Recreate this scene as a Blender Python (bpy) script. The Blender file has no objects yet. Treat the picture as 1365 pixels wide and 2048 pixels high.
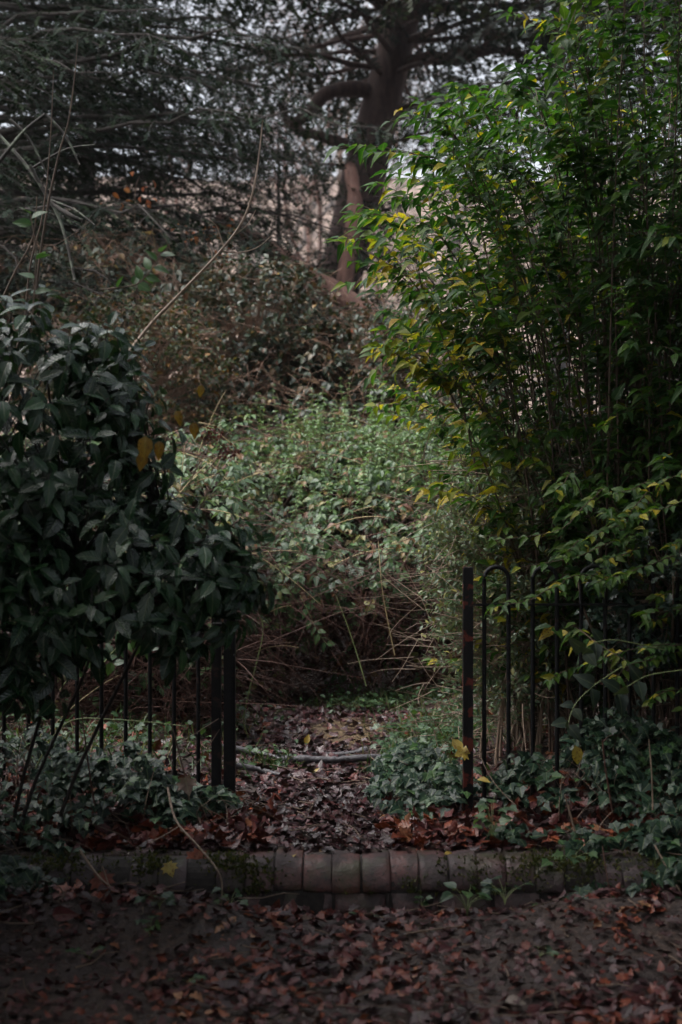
import bpy, math, random
import numpy as np
from mathutils import Matrix, Vector

# ---------------------------------------------------------------- camera, sky, sun, exposure
SC = bpy.context.scene
COL = SC.collection
EYE = 1.45
F = 2844.0                      # focal length in pixels of the 2048 px tall photograph (50 mm on 36 mm)
cam_d = bpy.data.cameras.new('camera')
cam = bpy.data.objects.new('camera', cam_d)
COL.objects.link(cam)
cam.location = (0, 0, EYE)
cam.rotation_euler = (math.radians(90), 0, 0)
cam_d.sensor_fit = 'VERTICAL'
cam_d.sensor_height = 36.0
cam_d.lens = 50.0
cam_d.clip_end = 2000
cam_d.dof.use_dof = True
cam_d.dof.focus_distance = 7.9
cam_d.dof.aperture_fstop = 2.0
SC.camera = cam

SUN_EL, SUN_AZ = math.radians(60), math.radians(-110)      # high on the left, over the lane
w = bpy.data.worlds.new('World')
SC.world = w
w.use_nodes = True
nt = w.node_tree
nt.nodes.clear()
sky = nt.nodes.new('ShaderNodeTexSky')
sky.sky_type = 'NISHITA'
sky.sun_disc = False
sky.sun_elevation = SUN_EL
sky.sun_rotation = SUN_AZ
sky.air_density = 1.0
sky.dust_density = 6.0
hs = nt.nodes.new('ShaderNodeHueSaturation')
hs.inputs['Saturation'].default_value = 0.35
bg = nt.nodes.new('ShaderNodeBackground')
bg.inputs['Strength'].default_value = 0.15
wo = nt.nodes.new('ShaderNodeOutputWorld')
nt.links.new(sky.outputs[0], hs.inputs['Color'])
nt.links.new(hs.outputs[0], bg.inputs[0])
nt.links.new(bg.outputs[0], wo.inputs[0])

sun_d = bpy.data.lights.new('sun', 'SUN')
sun_d.energy = 1.5
sun_d.angle = math.radians(55)
sun_d.color = (1.0, 0.975, 0.95)
sun = bpy.data.objects.new('sun', sun_d)
COL.objects.link(sun)
sd = Vector((math.sin(SUN_AZ) * math.cos(SUN_EL), math.cos(SUN_AZ) * math.cos(SUN_EL), math.sin(SUN_EL)))
sun.rotation_euler = sd.to_track_quat('Z', 'Y').to_euler()

SC.view_settings.view_transform = 'Standard'
SC.view_settings.look = 'None'
SC.view_settings.exposure = 1.4
SC.view_settings.gamma = 1.0
SC.view_settings.use_curve_mapping = False
SC.render.engine = 'CYCLES'
SC.cycles.max_bounces = 6
SC.cycles.diffuse_bounces = 3
SC.cycles.glossy_bounces = 2
SC.cycles.transmission_bounces = 3
SC.cycles.use_denoising = True

rng = np.random.default_rng(11)
random.seed(5)
U = lambda a, b, n=None: rng.uniform(a, b, n)
PI = math.pi


def at(u, v, d):
    """the point of the place that the photograph shows at pixel u, v, d metres ahead"""
    return np.array([(u - 682.5) / F * d, d, EYE - (v - 1024) / F * d])


# ---------------------------------------------------------------- objects
def thing(name, label, cat, loc=(0, 0, 0), group=None):
    o = bpy.data.objects.new(name, None)
    COL.objects.link(o)
    o.location = loc
    o.empty_display_size = 0.1
    o['label'] = label
    o['category'] = cat
    if group:
        o['group'] = group
    return o


def mesh(name, V, Fc, mat, leafattr=None, smooth=True):
    """V (n,3); Fc a list of integer arrays, each (m,3) or (m,4)"""
    V = np.asarray(V, dtype=np.float32)
    Fc = [np.asarray(f, dtype=np.int32) for f in (Fc if isinstance(Fc, list) else [Fc])]
    me = bpy.data.meshes.new(name)
    me.vertices.add(len(V))
    me.vertices.foreach_set('co', V.ravel())
    loops = np.concatenate([f.ravel() for f in Fc])
    sizes = np.concatenate([np.full(len(f), f.shape[1], dtype=np.int32) for f in Fc])
    starts = np.concatenate([[0], np.cumsum(sizes)[:-1]]).astype(np.int32)
    me.loops.add(len(loops))
    me.loops.foreach_set('vertex_index', loops)
    me.polygons.add(len(sizes))
    me.polygons.foreach_set('loop_start', starts)
    me.polygons.foreach_set('use_smooth', np.full(len(sizes), smooth, dtype=bool))
    if leafattr is not None:
        a = me.attributes.new('leaf', 'FLOAT_VECTOR', 'POINT')
        a.data.foreach_set('vector', np.asarray(leafattr, dtype=np.float32).ravel())
    me.materials.append(mat)
    me.update(calc_edges=True)
    return me


def part(name, me, parent=None, kind=None, loc=None):
    o = bpy.data.objects.new(name, me)
    COL.objects.link(o)
    if parent is not None:
        o.parent = parent
        pl = parent.matrix_world.translation if False else Vector(parent.get('_loc', parent.location))
        if loc is None:
            o.location = -pl
        else:
            o.location = Vector(loc) - pl
    elif loc is not None:
        o.location = loc
    if kind:
        o['kind'] = kind
    return o


def tag(o, label, cat, group=None):
    o['label'] = label
    o['category'] = cat
    if group:
        o['group'] = group
    return o


# ---------------------------------------------------------------- geometry
def norm(v):
    v = np.asarray(v, dtype=float)
    return v / np.maximum(np.linalg.norm(v, axis=-1, keepdims=True), 1e-9)


def frames(d, up):
    d = norm(d)
    s = np.cross(d, up)
    bad = np.linalg.norm(s, axis=-1) < 1e-4
    if np.any(bad):
        s[bad] = np.cross(d[bad], np.array([1.0, 0.3, 0.2]))
    s = norm(s)
    return np.stack([s, d, np.cross(s, d)], axis=-1)


def leaf_rows(n, wf, fold=.2, droop=.2, teeth=0.0, bend=0.0, twist=0.0):
    V = [(0, 0, 0)]
    A = [(0, 0, 0)]
    for i in range(1, n):
        t = i / n
        ww = wf(t) * .5 * (1 + teeth * (1 if i % 2 else -1))
        zc = -droop * t * t
        xb = bend * t * t
        tw = twist * t
        V += [(xb - ww, t, zc + fold * ww + tw * ww), (xb, t, zc), (xb + ww, t, zc + fold * ww - tw * ww)]
        A += [(-1, t, 0), (0, t, 0), (1, t, 0)]
    V.append((bend, 1, -droop))
    A.append((0, 1, 0))
    T = []
    r = lambda i: 1 + 3 * (i - 1)
    T += [(0, r(1) + 2, r(1) + 1), (0, r(1) + 1, r(1))]
    for i in range(1, n - 1):
        a, b = r(i), r(i + 1)
        T += [(a, a + 1, b + 1), (a, b + 1, b), (a + 1, a + 2, b + 2), (a + 1, b + 2, b + 1)]
    a, e = r(n - 1), len(V) - 1
    T += [(a, a + 1, e), (a + 1, a + 2, e)]
    return np.array(V, float), np.array(T, int), np.array(A, float)


def leaf_fan(pts, cy=.38, fold=.15, droop=.3, rip=.0):
    pts = np.array(pts, float)
    k = len(pts)
    V = np.vstack([[0, cy], pts])
    r2 = ((V - [0, cy]) ** 2).sum(1)
    ang = np.arctan2(V[:, 1] - cy, V[:, 0])
    z = fold * np.abs(V[:, 0]) - droop * r2 + rip * np.sin(ang * 3) * np.sqrt(r2)
    A = np.stack([V[:, 0] * 2, V[:, 1], V[:, 0] * 0], 1)
    T = [(0, 1 + i, 1 + (i + 1) % k) for i in range(k)]
    return np.column_stack([V, z]), np.array(T, int), A


IVY = [(.04, .0), (.3, -.1), (.34, .12), (.52, .28), (.3, .42), (.24, .6), (0, 1), (-.24, .6), (-.3, .42), (-.52, .28), (-.34, .12), (-.3, -.1), (-.04, .0)]
MAPLE = [(.03, 0), (.3, -.06), (.24, .12), (.58, .2), (.42, .36), (.56, .6), (.3, .55), (.2, .72), (0, 1), (-.2, .72), (-.3, .55), (-.56, .6), (-.42, .36), (-.58, .2), (-.24, .12), (-.3, -.06), (-.03, 0)]
OVAL = lambda t: math.sin(PI * t ** .85) * 1.0
OVATE = lambda t: math.sin(PI * t ** .62) * (1 - .25 * t)

_tree = {}


def batch(tm, tid, P, M, rnd):
    """joined leaves: template list, template index, positions, 3x3 matrices (scale inside), random value each"""
    Vs, Fs, As, off = [], [], [], 0
    for k, (tv, tt, ta) in enumerate(tm):
        sel = np.nonzero(tid == k)[0]
        if not len(sel):
            continue
        v = np.einsum('nij,kj->nki', M[sel], tv) + P[sel][:, None, :]
        n, kk = len(sel), len(tv)
        Vs.append(v.reshape(-1, 3))
        Fs.append((tt[None] + (np.arange(n) * kk)[:, None, None] + off).reshape(-1, 3))
        a = np.repeat(ta[None], n, 0).copy()
        a[:, :, 2] = rnd[sel][:, None]
        As.append(a.reshape(-1, 3))
        off += n * kk
    return np.concatenate(Vs), [np.concatenate(Fs)], np.concatenate(As)


def foliage(root, tm, tid, P, M, rnd, mat, n_parts=300, pname='leaf', sname='foliage', cell=9, mats=None):
    """The leaves of one plant: those that show largest become parts of their own, the rest one part of kind stuff."""
    n = len(P)
    tid = np.asarray(tid)
    pick = np.zeros(n, bool)
    if n_parts:
        ln = np.linalg.norm(M[:, :, 1], axis=1)
        C = P + M[:, :, 1] * .5
        d = np.maximum(C[:, 1], .1)
        u = 682.5 + C[:, 0] / d * F
        v = 1024 - (C[:, 2] - EYE) / d * F
        inside = (u > 0) & (u < 1365) & (v > 0) & (v < 2048)
        key = (np.floor(u / cell) * 4096 + np.floor(v / cell)).astype(np.int64)
        order = np.lexsort((d, key))
        ks = key[order]
        first = np.ones(n, bool)
        first[1:] = ks[1:] != ks[:-1]
        front = np.zeros(n, bool)
        front[order[first]] = True
        cand = np.nonzero(front & inside)[0]
        cand = cand[np.argsort(-(ln[cand] / d[cand]))][:n_parts]
        pick[cand] = True
        rl = np.array(root.location)
        mes = [mesh(pname, tv, tt, mat, ta) for tv, tt, ta in tm]
        for i in np.nonzero(pick)[0]:
            o = bpy.data.objects.new(pname, mes[int(tid[i])])
            COL.objects.link(o)
            o.parent = root
            m4 = np.eye(4)
            m4[:3, :3] = M[i]
            m4[:3, 3] = P[i] - rl
            o.matrix_basis = Matrix(m4.tolist())
            o.color = (float(rnd[i]), 0, 0, 1)
    rest = ~pick
    if rest.any():
        V, Fc, A = batch(tm, tid[rest], P[rest], M[rest], rnd[rest])
        part(sname, mesh(sname, V, Fc, mat, A), root, 'stuff')


def bez(p0, p1, p2, p3, k):
    t = np.linspace(0, 1, k)[:, None]
    return (1 - t) ** 3 * p0 + 3 * (1 - t) ** 2 * t * p1 + 3 * (1 - t) * t * t * p2 + t ** 3 * p3


def smooth_path(pts, k=24):
    pts = np.array(pts, float)
    n = len(pts)
    t = np.linspace(0, n - 1, k)
    out = []
    for x in t:
        i = min(int(x), n - 2)
        f = x - i
        p0, p1, p2, p3 = pts[max(i - 1, 0)], pts[i], pts[i + 1], pts[min(i + 2, n - 1)]
        out.append(.5 * ((2 * p1) + (p2 - p0) * f + (2 * p0 - 5 * p1 + 4 * p2 - p3) * f * f + (3 * p1 - p0 - 3 * p2 + p3) * f ** 3))
    return np.array(out)


def tubes(paths, radii, sides=5):
    """paths (n,K,3), radii (n,K): round tapering stems"""
    paths = np.asarray(paths, float)
    radii = np.asarray(radii, float)
    n, K, _ = paths.shape
    tg = norm(np.gradient(paths, axis=1))
    mean = norm(paths[:, -1] - paths[:, 0] + 1e-6)
    ref = np.where((np.abs(mean[:, 2:3]) > .8), np.array([[1.0, 0.13, 0.0]]), np.array([[0.1, 0.05, 1.0]]))
    s = norm(np.cross(tg, ref[:, None, :]))
    b = np.cross(s, tg)
    a = np.arange(sides) / sides * 2 * PI
    ring = s[:, :, None, :] * np.cos(a)[None, None, :, None] + b[:, :, None, :] * np.sin(a)[None, None, :, None]
    V = paths[:, :, None, :] + ring * radii[:, :, None, None]
    base = (np.arange(n) * K * sides)[:, None, None]
    i = np.arange(K - 1)[None, :, None] * sides
    j = np.arange(sides)[None, None, :]
    j2 = (j + 1) % sides
    q = np.stack([base + i + j, base + i + sides + j, base + i + sides + j2, base + i + j2], -1).reshape(-1, 4)
    return V.reshape(-1, 3), q


class Stems:
    def __init__(s):
        s.V, s.F, s.n = [], [], 0

    def add(s, paths, radii, sides=5):
        paths = np.asarray(paths, float)
        if paths.ndim == 2:
            paths, radii = paths[None], np.asarray(radii, float)[None]
        V, q = tubes(paths, radii, sides)
        s.V.append(V)
        s.F.append(q + s.n)
        s.n += len(V)

    def part(s, name, mat, root=None, kind=None):
        return part(name, mesh(name, np.concatenate(s.V), [np.concatenate(s.F)], mat), root, kind)


def stem_part(name, pts, r0, r1, mat, root, k=20, sides=7, rough=0.0):
    p = smooth_path(pts, k)
    r = np.linspace(r0, r1, k) * (1 + rough * rng.standard_normal(k))
    V, q = tubes(p[None], r[None], sides)
    n = k * sides
    caps = [np.array([[n - sides + j for j in range(sides)]])]
    me = mesh(name, V, [q] + caps, mat)
    return part(name, me, root)


def vnoise(x, y, s=1.0, seed=0):
    x, y = np.asarray(x, float) * s, np.asarray(y, float) * s
    r = np.random.default_rng(seed)
    out = 0
    for k in range(5):
        a, f, p, q = r.uniform(0, 2 * PI), r.uniform(.6, 2.2), r.uniform(0, 7), r.uniform(.5, 1)
        out = out + q * np.sin((x * math.cos(a) + y * math.sin(a)) * f * 2 + p)
    return out / 2.5


def box(x0, x1, y0, y1, z0, z1, bev=.004):
    """a box with chamfered edges as (V, faces)"""
    V, Fc = [], []
    b = bev
    ring = lambda z, e: [(x0 + e, y0 + e, z), (x1 - e, y0 + e, z), (x1 - e, y1 - e, z), (x0 + e, y1 - e, z)]
    rows = ring(z0, b) + ring(z0 + b, 0) + ring(z1 - b, 0) + ring(z1, b)
    q = [(3, 2, 1, 0), (12, 13, 14, 15)]
    for r in range(3):
        for j in range(4):
            q.append((r * 4 + j, r * 4 + (j + 1) % 4, r * 4 + 4 + (j + 1) % 4, r * 4 + 4 + j))
    return np.array(rows, float), [np.array(q)]


def box_part(name, b, mat, root, bev=.003):
    V, Fc = box(*b, bev=bev)
    return part(name, mesh(name, V, Fc, mat, smooth=False), root)


# ---------------------------------------------------------------- materials
def N(t, kind, **kw):
    n = t.nodes.new(kind)
    for k, v in kw.items():
        setattr(n, k, v)
    return n


def new_mat(name):
    m = bpy.data.materials.new(name)
    m.use_nodes = True
    t = m.node_tree
    t.nodes.clear()
    return m, t


def math_node(t, op, a, b=None, c=None):
    n = N(t, 'ShaderNodeMath', operation=op)
    for i, x in enumerate((a, b, c)):
        if x is None:
            continue
        if isinstance(x, (int, float)):
            n.inputs[i].default_value = x
        else:
            t.links.new(x, n.inputs[i])
    return n.outputs[0]


def mix_col(t, fac, a, b, blend='MIX'):
    n = N(t, 'ShaderNodeMix', data_type='RGBA', blend_type=blend)
    for s, x in ((n.inputs[0], fac), (n.inputs[6], a), (n.inputs[7], b)):
        if isinstance(x, (int, float)):
            s.default_value = x
        elif isinstance(x, tuple):
            s.default_value = (*x[:3], 1)
        else:
            t.links.new(x, s)
    return n.outputs[2]


def ramp(t, fac, stops, interp='LINEAR'):
    n = N(t, 'ShaderNodeValToRGB')
    cr = n.color_ramp
    cr.interpolation = interp
    while len(cr.elements) < len(stops):
        cr.elements.new(.5)
    for e, (p, c) in zip(cr.elements, stops):
        e.position = p
        e.color = (*c, 1)
    t.links.new(fac, n.inputs[0])
    return n.outputs[0]


def noise(t, scale, detail=3.0, vec=None, rough=.55):
    n = N(t, 'ShaderNodeTexNoise')
    n.inputs['Scale'].default_value = scale
    n.inputs['Detail'].default_value = detail
    n.inputs['Roughness'].default_value = rough
    if vec is None:
        g = N(t, 'ShaderNodeNewGeometry')
        vec = g.outputs['Position']
    t.links.new(vec, n.inputs['Vector'])
    return n.outputs[0]


def leaf_mat(name, stops, rough=.4, trans=.25, vein=0.0, veinfreq=34.0, spec=.5, under=None, blotch=.5, spots=None, mid=.35):
    m, t = new_mat(name)
    at_ = N(t, 'ShaderNodeAttribute', attribute_name='leaf')
    sp = N(t, 'ShaderNodeSeparateXYZ')
    t.links.new(at_.outputs['Vector'], sp.inputs[0])
    oi = N(t, 'ShaderNodeObjectInfo')
    oc = N(t, 'ShaderNodeSeparateColor')
    t.links.new(oi.outputs['Color'], oc.inputs[0])
    r = math_node(t, 'FRACT', math_node(t, 'ADD', sp.outputs[2], oc.outputs[0]))
    col = ramp(t, r, stops)
    nz = noise(t, 55, 2)
    col = mix_col(t, blotch, col, mix_col(t, 1.0, col, ramp(t, nz, [(.25, (.45, .45, .45)), (.75, (1.45, 1.45, 1.4))]), 'MULTIPLY'))
    ax = math_node(t, 'ABSOLUTE', sp.outputs[0])
    if mid:
        rib = math_node(t, 'LESS_THAN', ax, .07)
        col = mix_col(t, math_node(t, 'MULTIPLY', rib, mid), col, mix_col(t, .5, col, (.35, .4, .2)))
    if spots is not None:
        ns = noise(t, 120, 3)
        old = math_node(t, 'GREATER_THAN', r, spots[1])
        col = mix_col(t, math_node(t, 'MULTIPLY', old, math_node(t, 'GREATER_THAN', ns, .60)), col, spots[0])
    if under is not None:
        g = N(t, 'ShaderNodeNewGeometry')
        col = mix_col(t, math_node(t, 'MULTIPLY', g.outputs['Backfacing'], .6), col, under)
    p = N(t, 'ShaderNodeBsdfPrincipled')
    p.inputs['Roughness'].default_value = rough
    p.inputs['Specular IOR Level'].default_value = spec
    t.links.new(col, p.inputs['Base Color'])
    if vein:
        ph = math_node(t, 'MULTIPLY', math_node(t, 'SUBTRACT', sp.outputs[1], math_node(t, 'MULTIPLY', ax, .22)), veinfreq)
        wv = math_node(t, 'ABSOLUTE', math_node(t, 'SINE', ph))
        mr = math_node(t, 'MINIMUM', math_node(t, 'MULTIPLY', ax, 4.0), 1.0)
        hgt = math_node(t, 'ADD', math_node(t, 'POWER', wv, .5), mr)
        b = N(t, 'ShaderNodeBump')
        b.inputs['Strength'].default_value = vein
        b.inputs['Distance'].default_value = .004
        t.links.new(hgt, b.inputs['Height'])
        t.links.new(b.outputs[0], p.inputs['Normal'])
    out = N(t, 'ShaderNodeOutputMaterial')
    if trans:
        tr = N(t, 'ShaderNodeBsdfTranslucent')
        t.links.new(mix_col(t, 1.0, col, (1.3, 1.5, .6), 'MULTIPLY'), tr.inputs['Color'])
        mx = N(t, 'ShaderNodeMixShader')
        mx.inputs[0].default_value = trans
        t.links.new(p.outputs[0], mx.inputs[1])
        t.links.new(tr.outputs[0], mx.inputs[2])
        t.links.new(mx.outputs[0], out.inputs[0])
    else:
        t.links.new(p.outputs[0], out.inputs[0])
    return m


def bark_mat(name, c0, c1, scale=25, rough=.8, lichen=None, bump=.5, stretch=.25):
    m, t = new_mat(name)
    g = N(t, 'ShaderNodeNewGeometry')
    mp = N(t, 'ShaderNodeMapping')
    mp.inputs['Scale'].default_value = (1, 1, stretch)
    t.links.new(g.outputs['Position'], mp.inputs[0])
    nz = noise(t, scale, 5, mp.outputs[0], .65)
    col = ramp(t, nz, [(.3, c0), (.7, c1)])
    if lichen:
        nl = noise(t, scale * .6, 4)
        col = mix_col(t, ramp(t, nl, [(.52, (0, 0, 0)), (.6, (1, 1, 1))]), col, lichen)
    p = N(t, 'ShaderNodeBsdfPrincipled')
    p.inputs['Roughness'].default_value = rough
    t.links.new(col, p.inputs['Base Color'])
    b = N(t, 'ShaderNodeBump')
    b.inputs['Strength'].default_value = bump
    b.inputs['Distance'].default_value = .02
    t.links.new(nz, b.inputs['Height'])
    t.links.new(b.outputs[0], p.inputs['Normal'])
    out = N(t, 'ShaderNodeOutputMaterial')
    t.links.new(p.outputs[0], out.inputs[0])
    return m


MAT = {}
MAT['aucuba'] = leaf_mat('glossy_evergreen_leaf', [(0, (.007, .022, .011)), (.45, (.012, .042, .016)), (.8, (.022, .07, .02)), (.94, (.04, .09, .025)), (1, (.09, .10, .02))], rough=.25, spec=.6, spots=((.10, .045, .015), .93), trans=.10, vein=.35, veinfreq=26, under=(.05, .09, .05), blotch=.35)
MAT['shrub'] = leaf_mat('green_shrub_leaf', [(0, (.013, .042, .013)), (.4, (.024, .075, .012)), (.7, (.060, .115, .012)), (.8, (.14, .165, .02)), (.88, (.32, .28, .02)), (.97, (.40, .30, .025)), (1, (.22, .11, .03))], rough=.46, spec=.3, trans=.42, vein=.25, veinfreq=22, blotch=.4, spots=((.09, .03, .01), .86))
MAT['privet'] = leaf_mat('small_hedge_leaf', [(0, (.05, .085, .045)), (.5, (.09, .135, .075)), (.85, (.16, .20, .12)), (.93, (.26, .24, .08)), (1, (.34, .28, .08))], rough=.4, trans=.2, under=(.25, .28, .21))
MAT['bramble'] = leaf_mat('bramble_leaf', [(0, (.02, .045, .022)), (.45, (.038, .092, .03)), (.75, (.075, .14, .045)), (.86, (.16, .15, .04)), (.93, (.17, .08, .03)), (1, (.10, .035, .025))], rough=.4, spec=.6, trans=.28, vein=.4, veinfreq=20, under=(.13, .16, .13))
MAT['nettle'] = leaf_mat('pale_green_leaf', [(0, (.08, .14, .065)), (.6, (.13, .21, .10)), (1, (.18, .26, .12))], rough=.42, spec=.6, trans=.3)
MAT['bramble_dark'] = leaf_mat('dull_bramble_leaf', [(0, (.012, .024, .016)), (.5, (.025, .042, .026)), (.74, (.042, .055, .03)), (.84, (.09, .05, .02)), (.94, (.09, .03, .016)), (1, (.22, .14, .02))], rough=.42, spec=.5, trans=.15)
MAT['ivy'] = leaf_mat('ivy_leaf', [(0, (.007, .020, .013)), (.6, (.013, .034, .020)), (.9, (.022, .052, .024)), (1, (.04, .09, .025))], spec=.3, rough=.42, trans=.08, vein=.2, veinfreq=12, blotch=.5)
MAT['holly'] = leaf_mat('holly_leaf', [(0, (.012, .026, .02)), (.8, (.02, .042, .03)), (1, (.03, .06, .035))], rough=.3, trans=.05)
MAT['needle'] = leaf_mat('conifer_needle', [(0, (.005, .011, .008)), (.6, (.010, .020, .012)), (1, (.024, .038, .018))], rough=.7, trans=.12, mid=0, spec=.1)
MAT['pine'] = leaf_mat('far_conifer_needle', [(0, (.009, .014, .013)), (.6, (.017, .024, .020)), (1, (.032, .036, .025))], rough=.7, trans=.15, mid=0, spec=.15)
MAT['litter'] = leaf_mat('fallen_leaf', [(0, (.016, .007, .010)), (.3, (.036, .013, .016)), (.55, (.075, .019, .022)), (.75, (.13, .029, .018)), (.9, (.20, .045, .018)), (1, (.24, .12, .065))], rough=.42, spec=.4, trans=.05, vein=.3, veinfreq=16, blotch=.7, mid=.15)
MAT['litter_wet'] = leaf_mat('wet_fallen_leaf', [(0, (.016, .008, .010)), (.4, (.038, .013, .018)), (.75, (.075, .021, .024)), (.93, (.11, .028, .022)), (1, (.20, .13, .06))], rough=.36, spec=.45, trans=.03, vein=.3, veinfreq=16, blotch=.7, mid=.15)
MAT['orange'] = leaf_mat('orange_beech_leaf', [(0, (.30, .07, .02)), (.6, (.45, .12, .03)), (1, (.5, .2, .06))], rough=.55, trans=.3, mid=0)
MAT['yellow'] = leaf_mat('yellow_fallen_leaf', [(0, (.30, .20, .03)), (1, (.36, .28, .06))], rough=.45, trans=.15, spots=((.16, .07, .02), .3))
MAT['spotted'] = leaf_mat('yellow_brown_spotted_leaf', [(0, (.11, .04, .008)), (1, (.20, .11, .012))], rough=.4, trans=.3, spots=((.05, .014, .008), -.1), blotch=.6)
MAT['pale'] = leaf_mat('pale_dead_leaf', [(0, (.22, .14, .11)), (1, (.38, .33, .30))], rough=.6, trans=.1, vein=.3, veinfreq=14)
MAT['moss'] = leaf_mat('moss', [(0, (.02, .03, .006)), (.6, (.05, .06, .008)), (1, (.10, .09, .015))], rough=.8, trans=.2, mid=0)
MAT['grass'] = leaf_mat('grass_blade', [(0, (.03, .06, .02)), (.7, (.05, .09, .03)), (1, (.2, .17, .09))], rough=.5, trans=.3, mid=0)
MAT['herb'] = leaf_mat('low_herb_leaf', [(0, (.025, .055, .028)), (.7, (.038, .085, .036)), (1, (.07, .13, .045))], rough=.45, trans=.3)
MAT['shade_canopy'] = leaf_mat('overhead_leaf', [(0, (.02, .035, .02)), (1, (.04, .07, .03))], rough=.5, trans=.15)

MAT['twig'] = bark_mat('twig_bark', (.07, .045, .032), (.17, .115, .08), 40, .7)
MAT['cane_brown'] = bark_mat('brown_bramble_cane', (.10, .05, .034), (.27, .16, .105), 30, .6)
MAT['shade_dark_leaf'] = leaf_mat('shade_dark_dead_leaf', [(0, (.012, .008, .007)), (.6, (.03, .017, .012)), (1, (.06, .03, .018))], rough=.7, spec=.2, trans=0)  # dead leaves, shade of the thicket heart put into their dark colour
MAT['twig_brown'] = bark_mat('brown_twig_bark', (.04, .026, .018), (.12, .075, .05), 40, .7)
MAT['twig_pale'] = bark_mat('pale_twig_bark', (.15, .10, .072), (.33, .24, .175), 40, .6)
MAT['twig_red'] = bark_mat('dead_bramble_cane', (.036, .013, .009), (.10, .04, .026), 30, .65)
MAT['cane_green'] = bark_mat('green_bramble_cane', (.12, .16, .06), (.24, .28, .12), 30, .5)
MAT['cane_straw'] = bark_mat('straw_cane', (.18, .13, .06), (.32, .25, .13), 30, .6)
MAT['bark'] = bark_mat('dark_bark', (.012, .009, .008), (.036, .028, .024), 22, .9)
MAT['bark_red'] = bark_mat('reddish_bark', (.06, .028, .022), (.16, .08, .06), 14, .85)
MAT['bark_cedar'] = bark_mat('cedar_bark', (.030, .018, .017), (.085, .052, .047), 14, .9)
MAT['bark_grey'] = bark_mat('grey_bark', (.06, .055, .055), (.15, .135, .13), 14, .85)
MAT['bark_lichen'] = bark_mat('lichen_bark', (.008, .007, .006), (.022, .018, .015), 22, .9, (.06, .07, .052))
MAT['log'] = bark_mat('wet_grey_wood', (.03, .028, .032), (.10, .095, .108), 30, .5, None, .5, 1.0)


def iron_mat(name, rust, thresh):
    m, t = new_mat(name)
    nz = noise(t, 16, 4)
    fine = noise(t, 160, 3)
    col = ramp(t, fine, [(.3, (.004, .004, .005)), (.75, (.011, .0105, .012))])
    mask = ramp(t, nz, [(thresh, (0, 0, 0)), (thresh + .05, (1, 1, 1))])
    col = mix_col(t, mask, col, rust)
    p = N(t, 'ShaderNodeBsdfPrincipled')
    t.links.new(col, p.inputs['Base Color'])
    t.links.new(ramp(t, mask, [(0, (.55, .55, .55)), (1, (.8, .8, .8))]), p.inputs['Roughness'])
    p.inputs['Specular IOR Level'].default_value = .25
    b = N(t, 'ShaderNodeBump')
    b.inputs['Strength'].default_value = .35
    b.inputs['Distance'].default_value = .003
    t.links.new(fine, b.inputs['Height'])
    t.links.new(b.outputs[0], p.inputs['Normal'])
    out = N(t, 'ShaderNodeOutputMaterial')
    t.links.new(p.outputs[0], out.inputs[0])
    return m


MAT['iron'] = iron_mat('black_painted_iron', (.035, .02, .018), .62)
MAT['iron_rust'] = iron_mat('black_iron_with_red_rust', (.13, .03, .022), .56)


def brick_mat():
    m, t = new_mat('weathered_coping_brick')
    oi = N(t, 'ShaderNodeObjectInfo')
    oc = N(t, 'ShaderNodeSeparateColor')
    t.links.new(oi.outputs['Color'], oc.inputs[0])
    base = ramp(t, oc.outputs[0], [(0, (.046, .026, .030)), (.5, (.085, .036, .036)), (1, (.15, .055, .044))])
    big = noise(t, 9, 5)
    col = mix_col(t, ramp(t, big, [(.40, (0, 0, 0)), (.58, (.9, .9, .9))]), base, (.032, .022, .023))
    fine = noise(t, 75, 3)
    col = mix_col(t, ramp(t, fine, [(.55, (0, 0, 0)), (.68, (1, 1, 1))]), col, (.022, .017, .017))
    green = noise(t, 6.5, 4)
    col = mix_col(t, ramp(t, green, [(.50, (0, 0, 0)), (.66, (.8, .8, .8))]), col, (.030, .032, .010))
    p = N(t, 'ShaderNodeBsdfPrincipled')
    t.links.new(col, p.inputs['Base Color'])
    t.links.new(ramp(t, big, [(.3, (.42, .42, .42)), (.7, (.75, .75, .75))]), p.inputs['Roughness'])
    b = N(t, 'ShaderNodeBump')
    b.inputs['Strength'].default_value = .6
    b.inputs['Distance'].default_value = .006
    t.links.new(math_node(t, 'ADD', fine, math_node(t, 'MULTIPLY', big, 1.5)), b.inputs['Height'])
    t.links.new(b.outputs[0], p.inputs['Normal'])
    out = N(t, 'ShaderNodeOutputMaterial')
    t.links.new(p.outputs[0], out.inputs[0])
    return m


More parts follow.
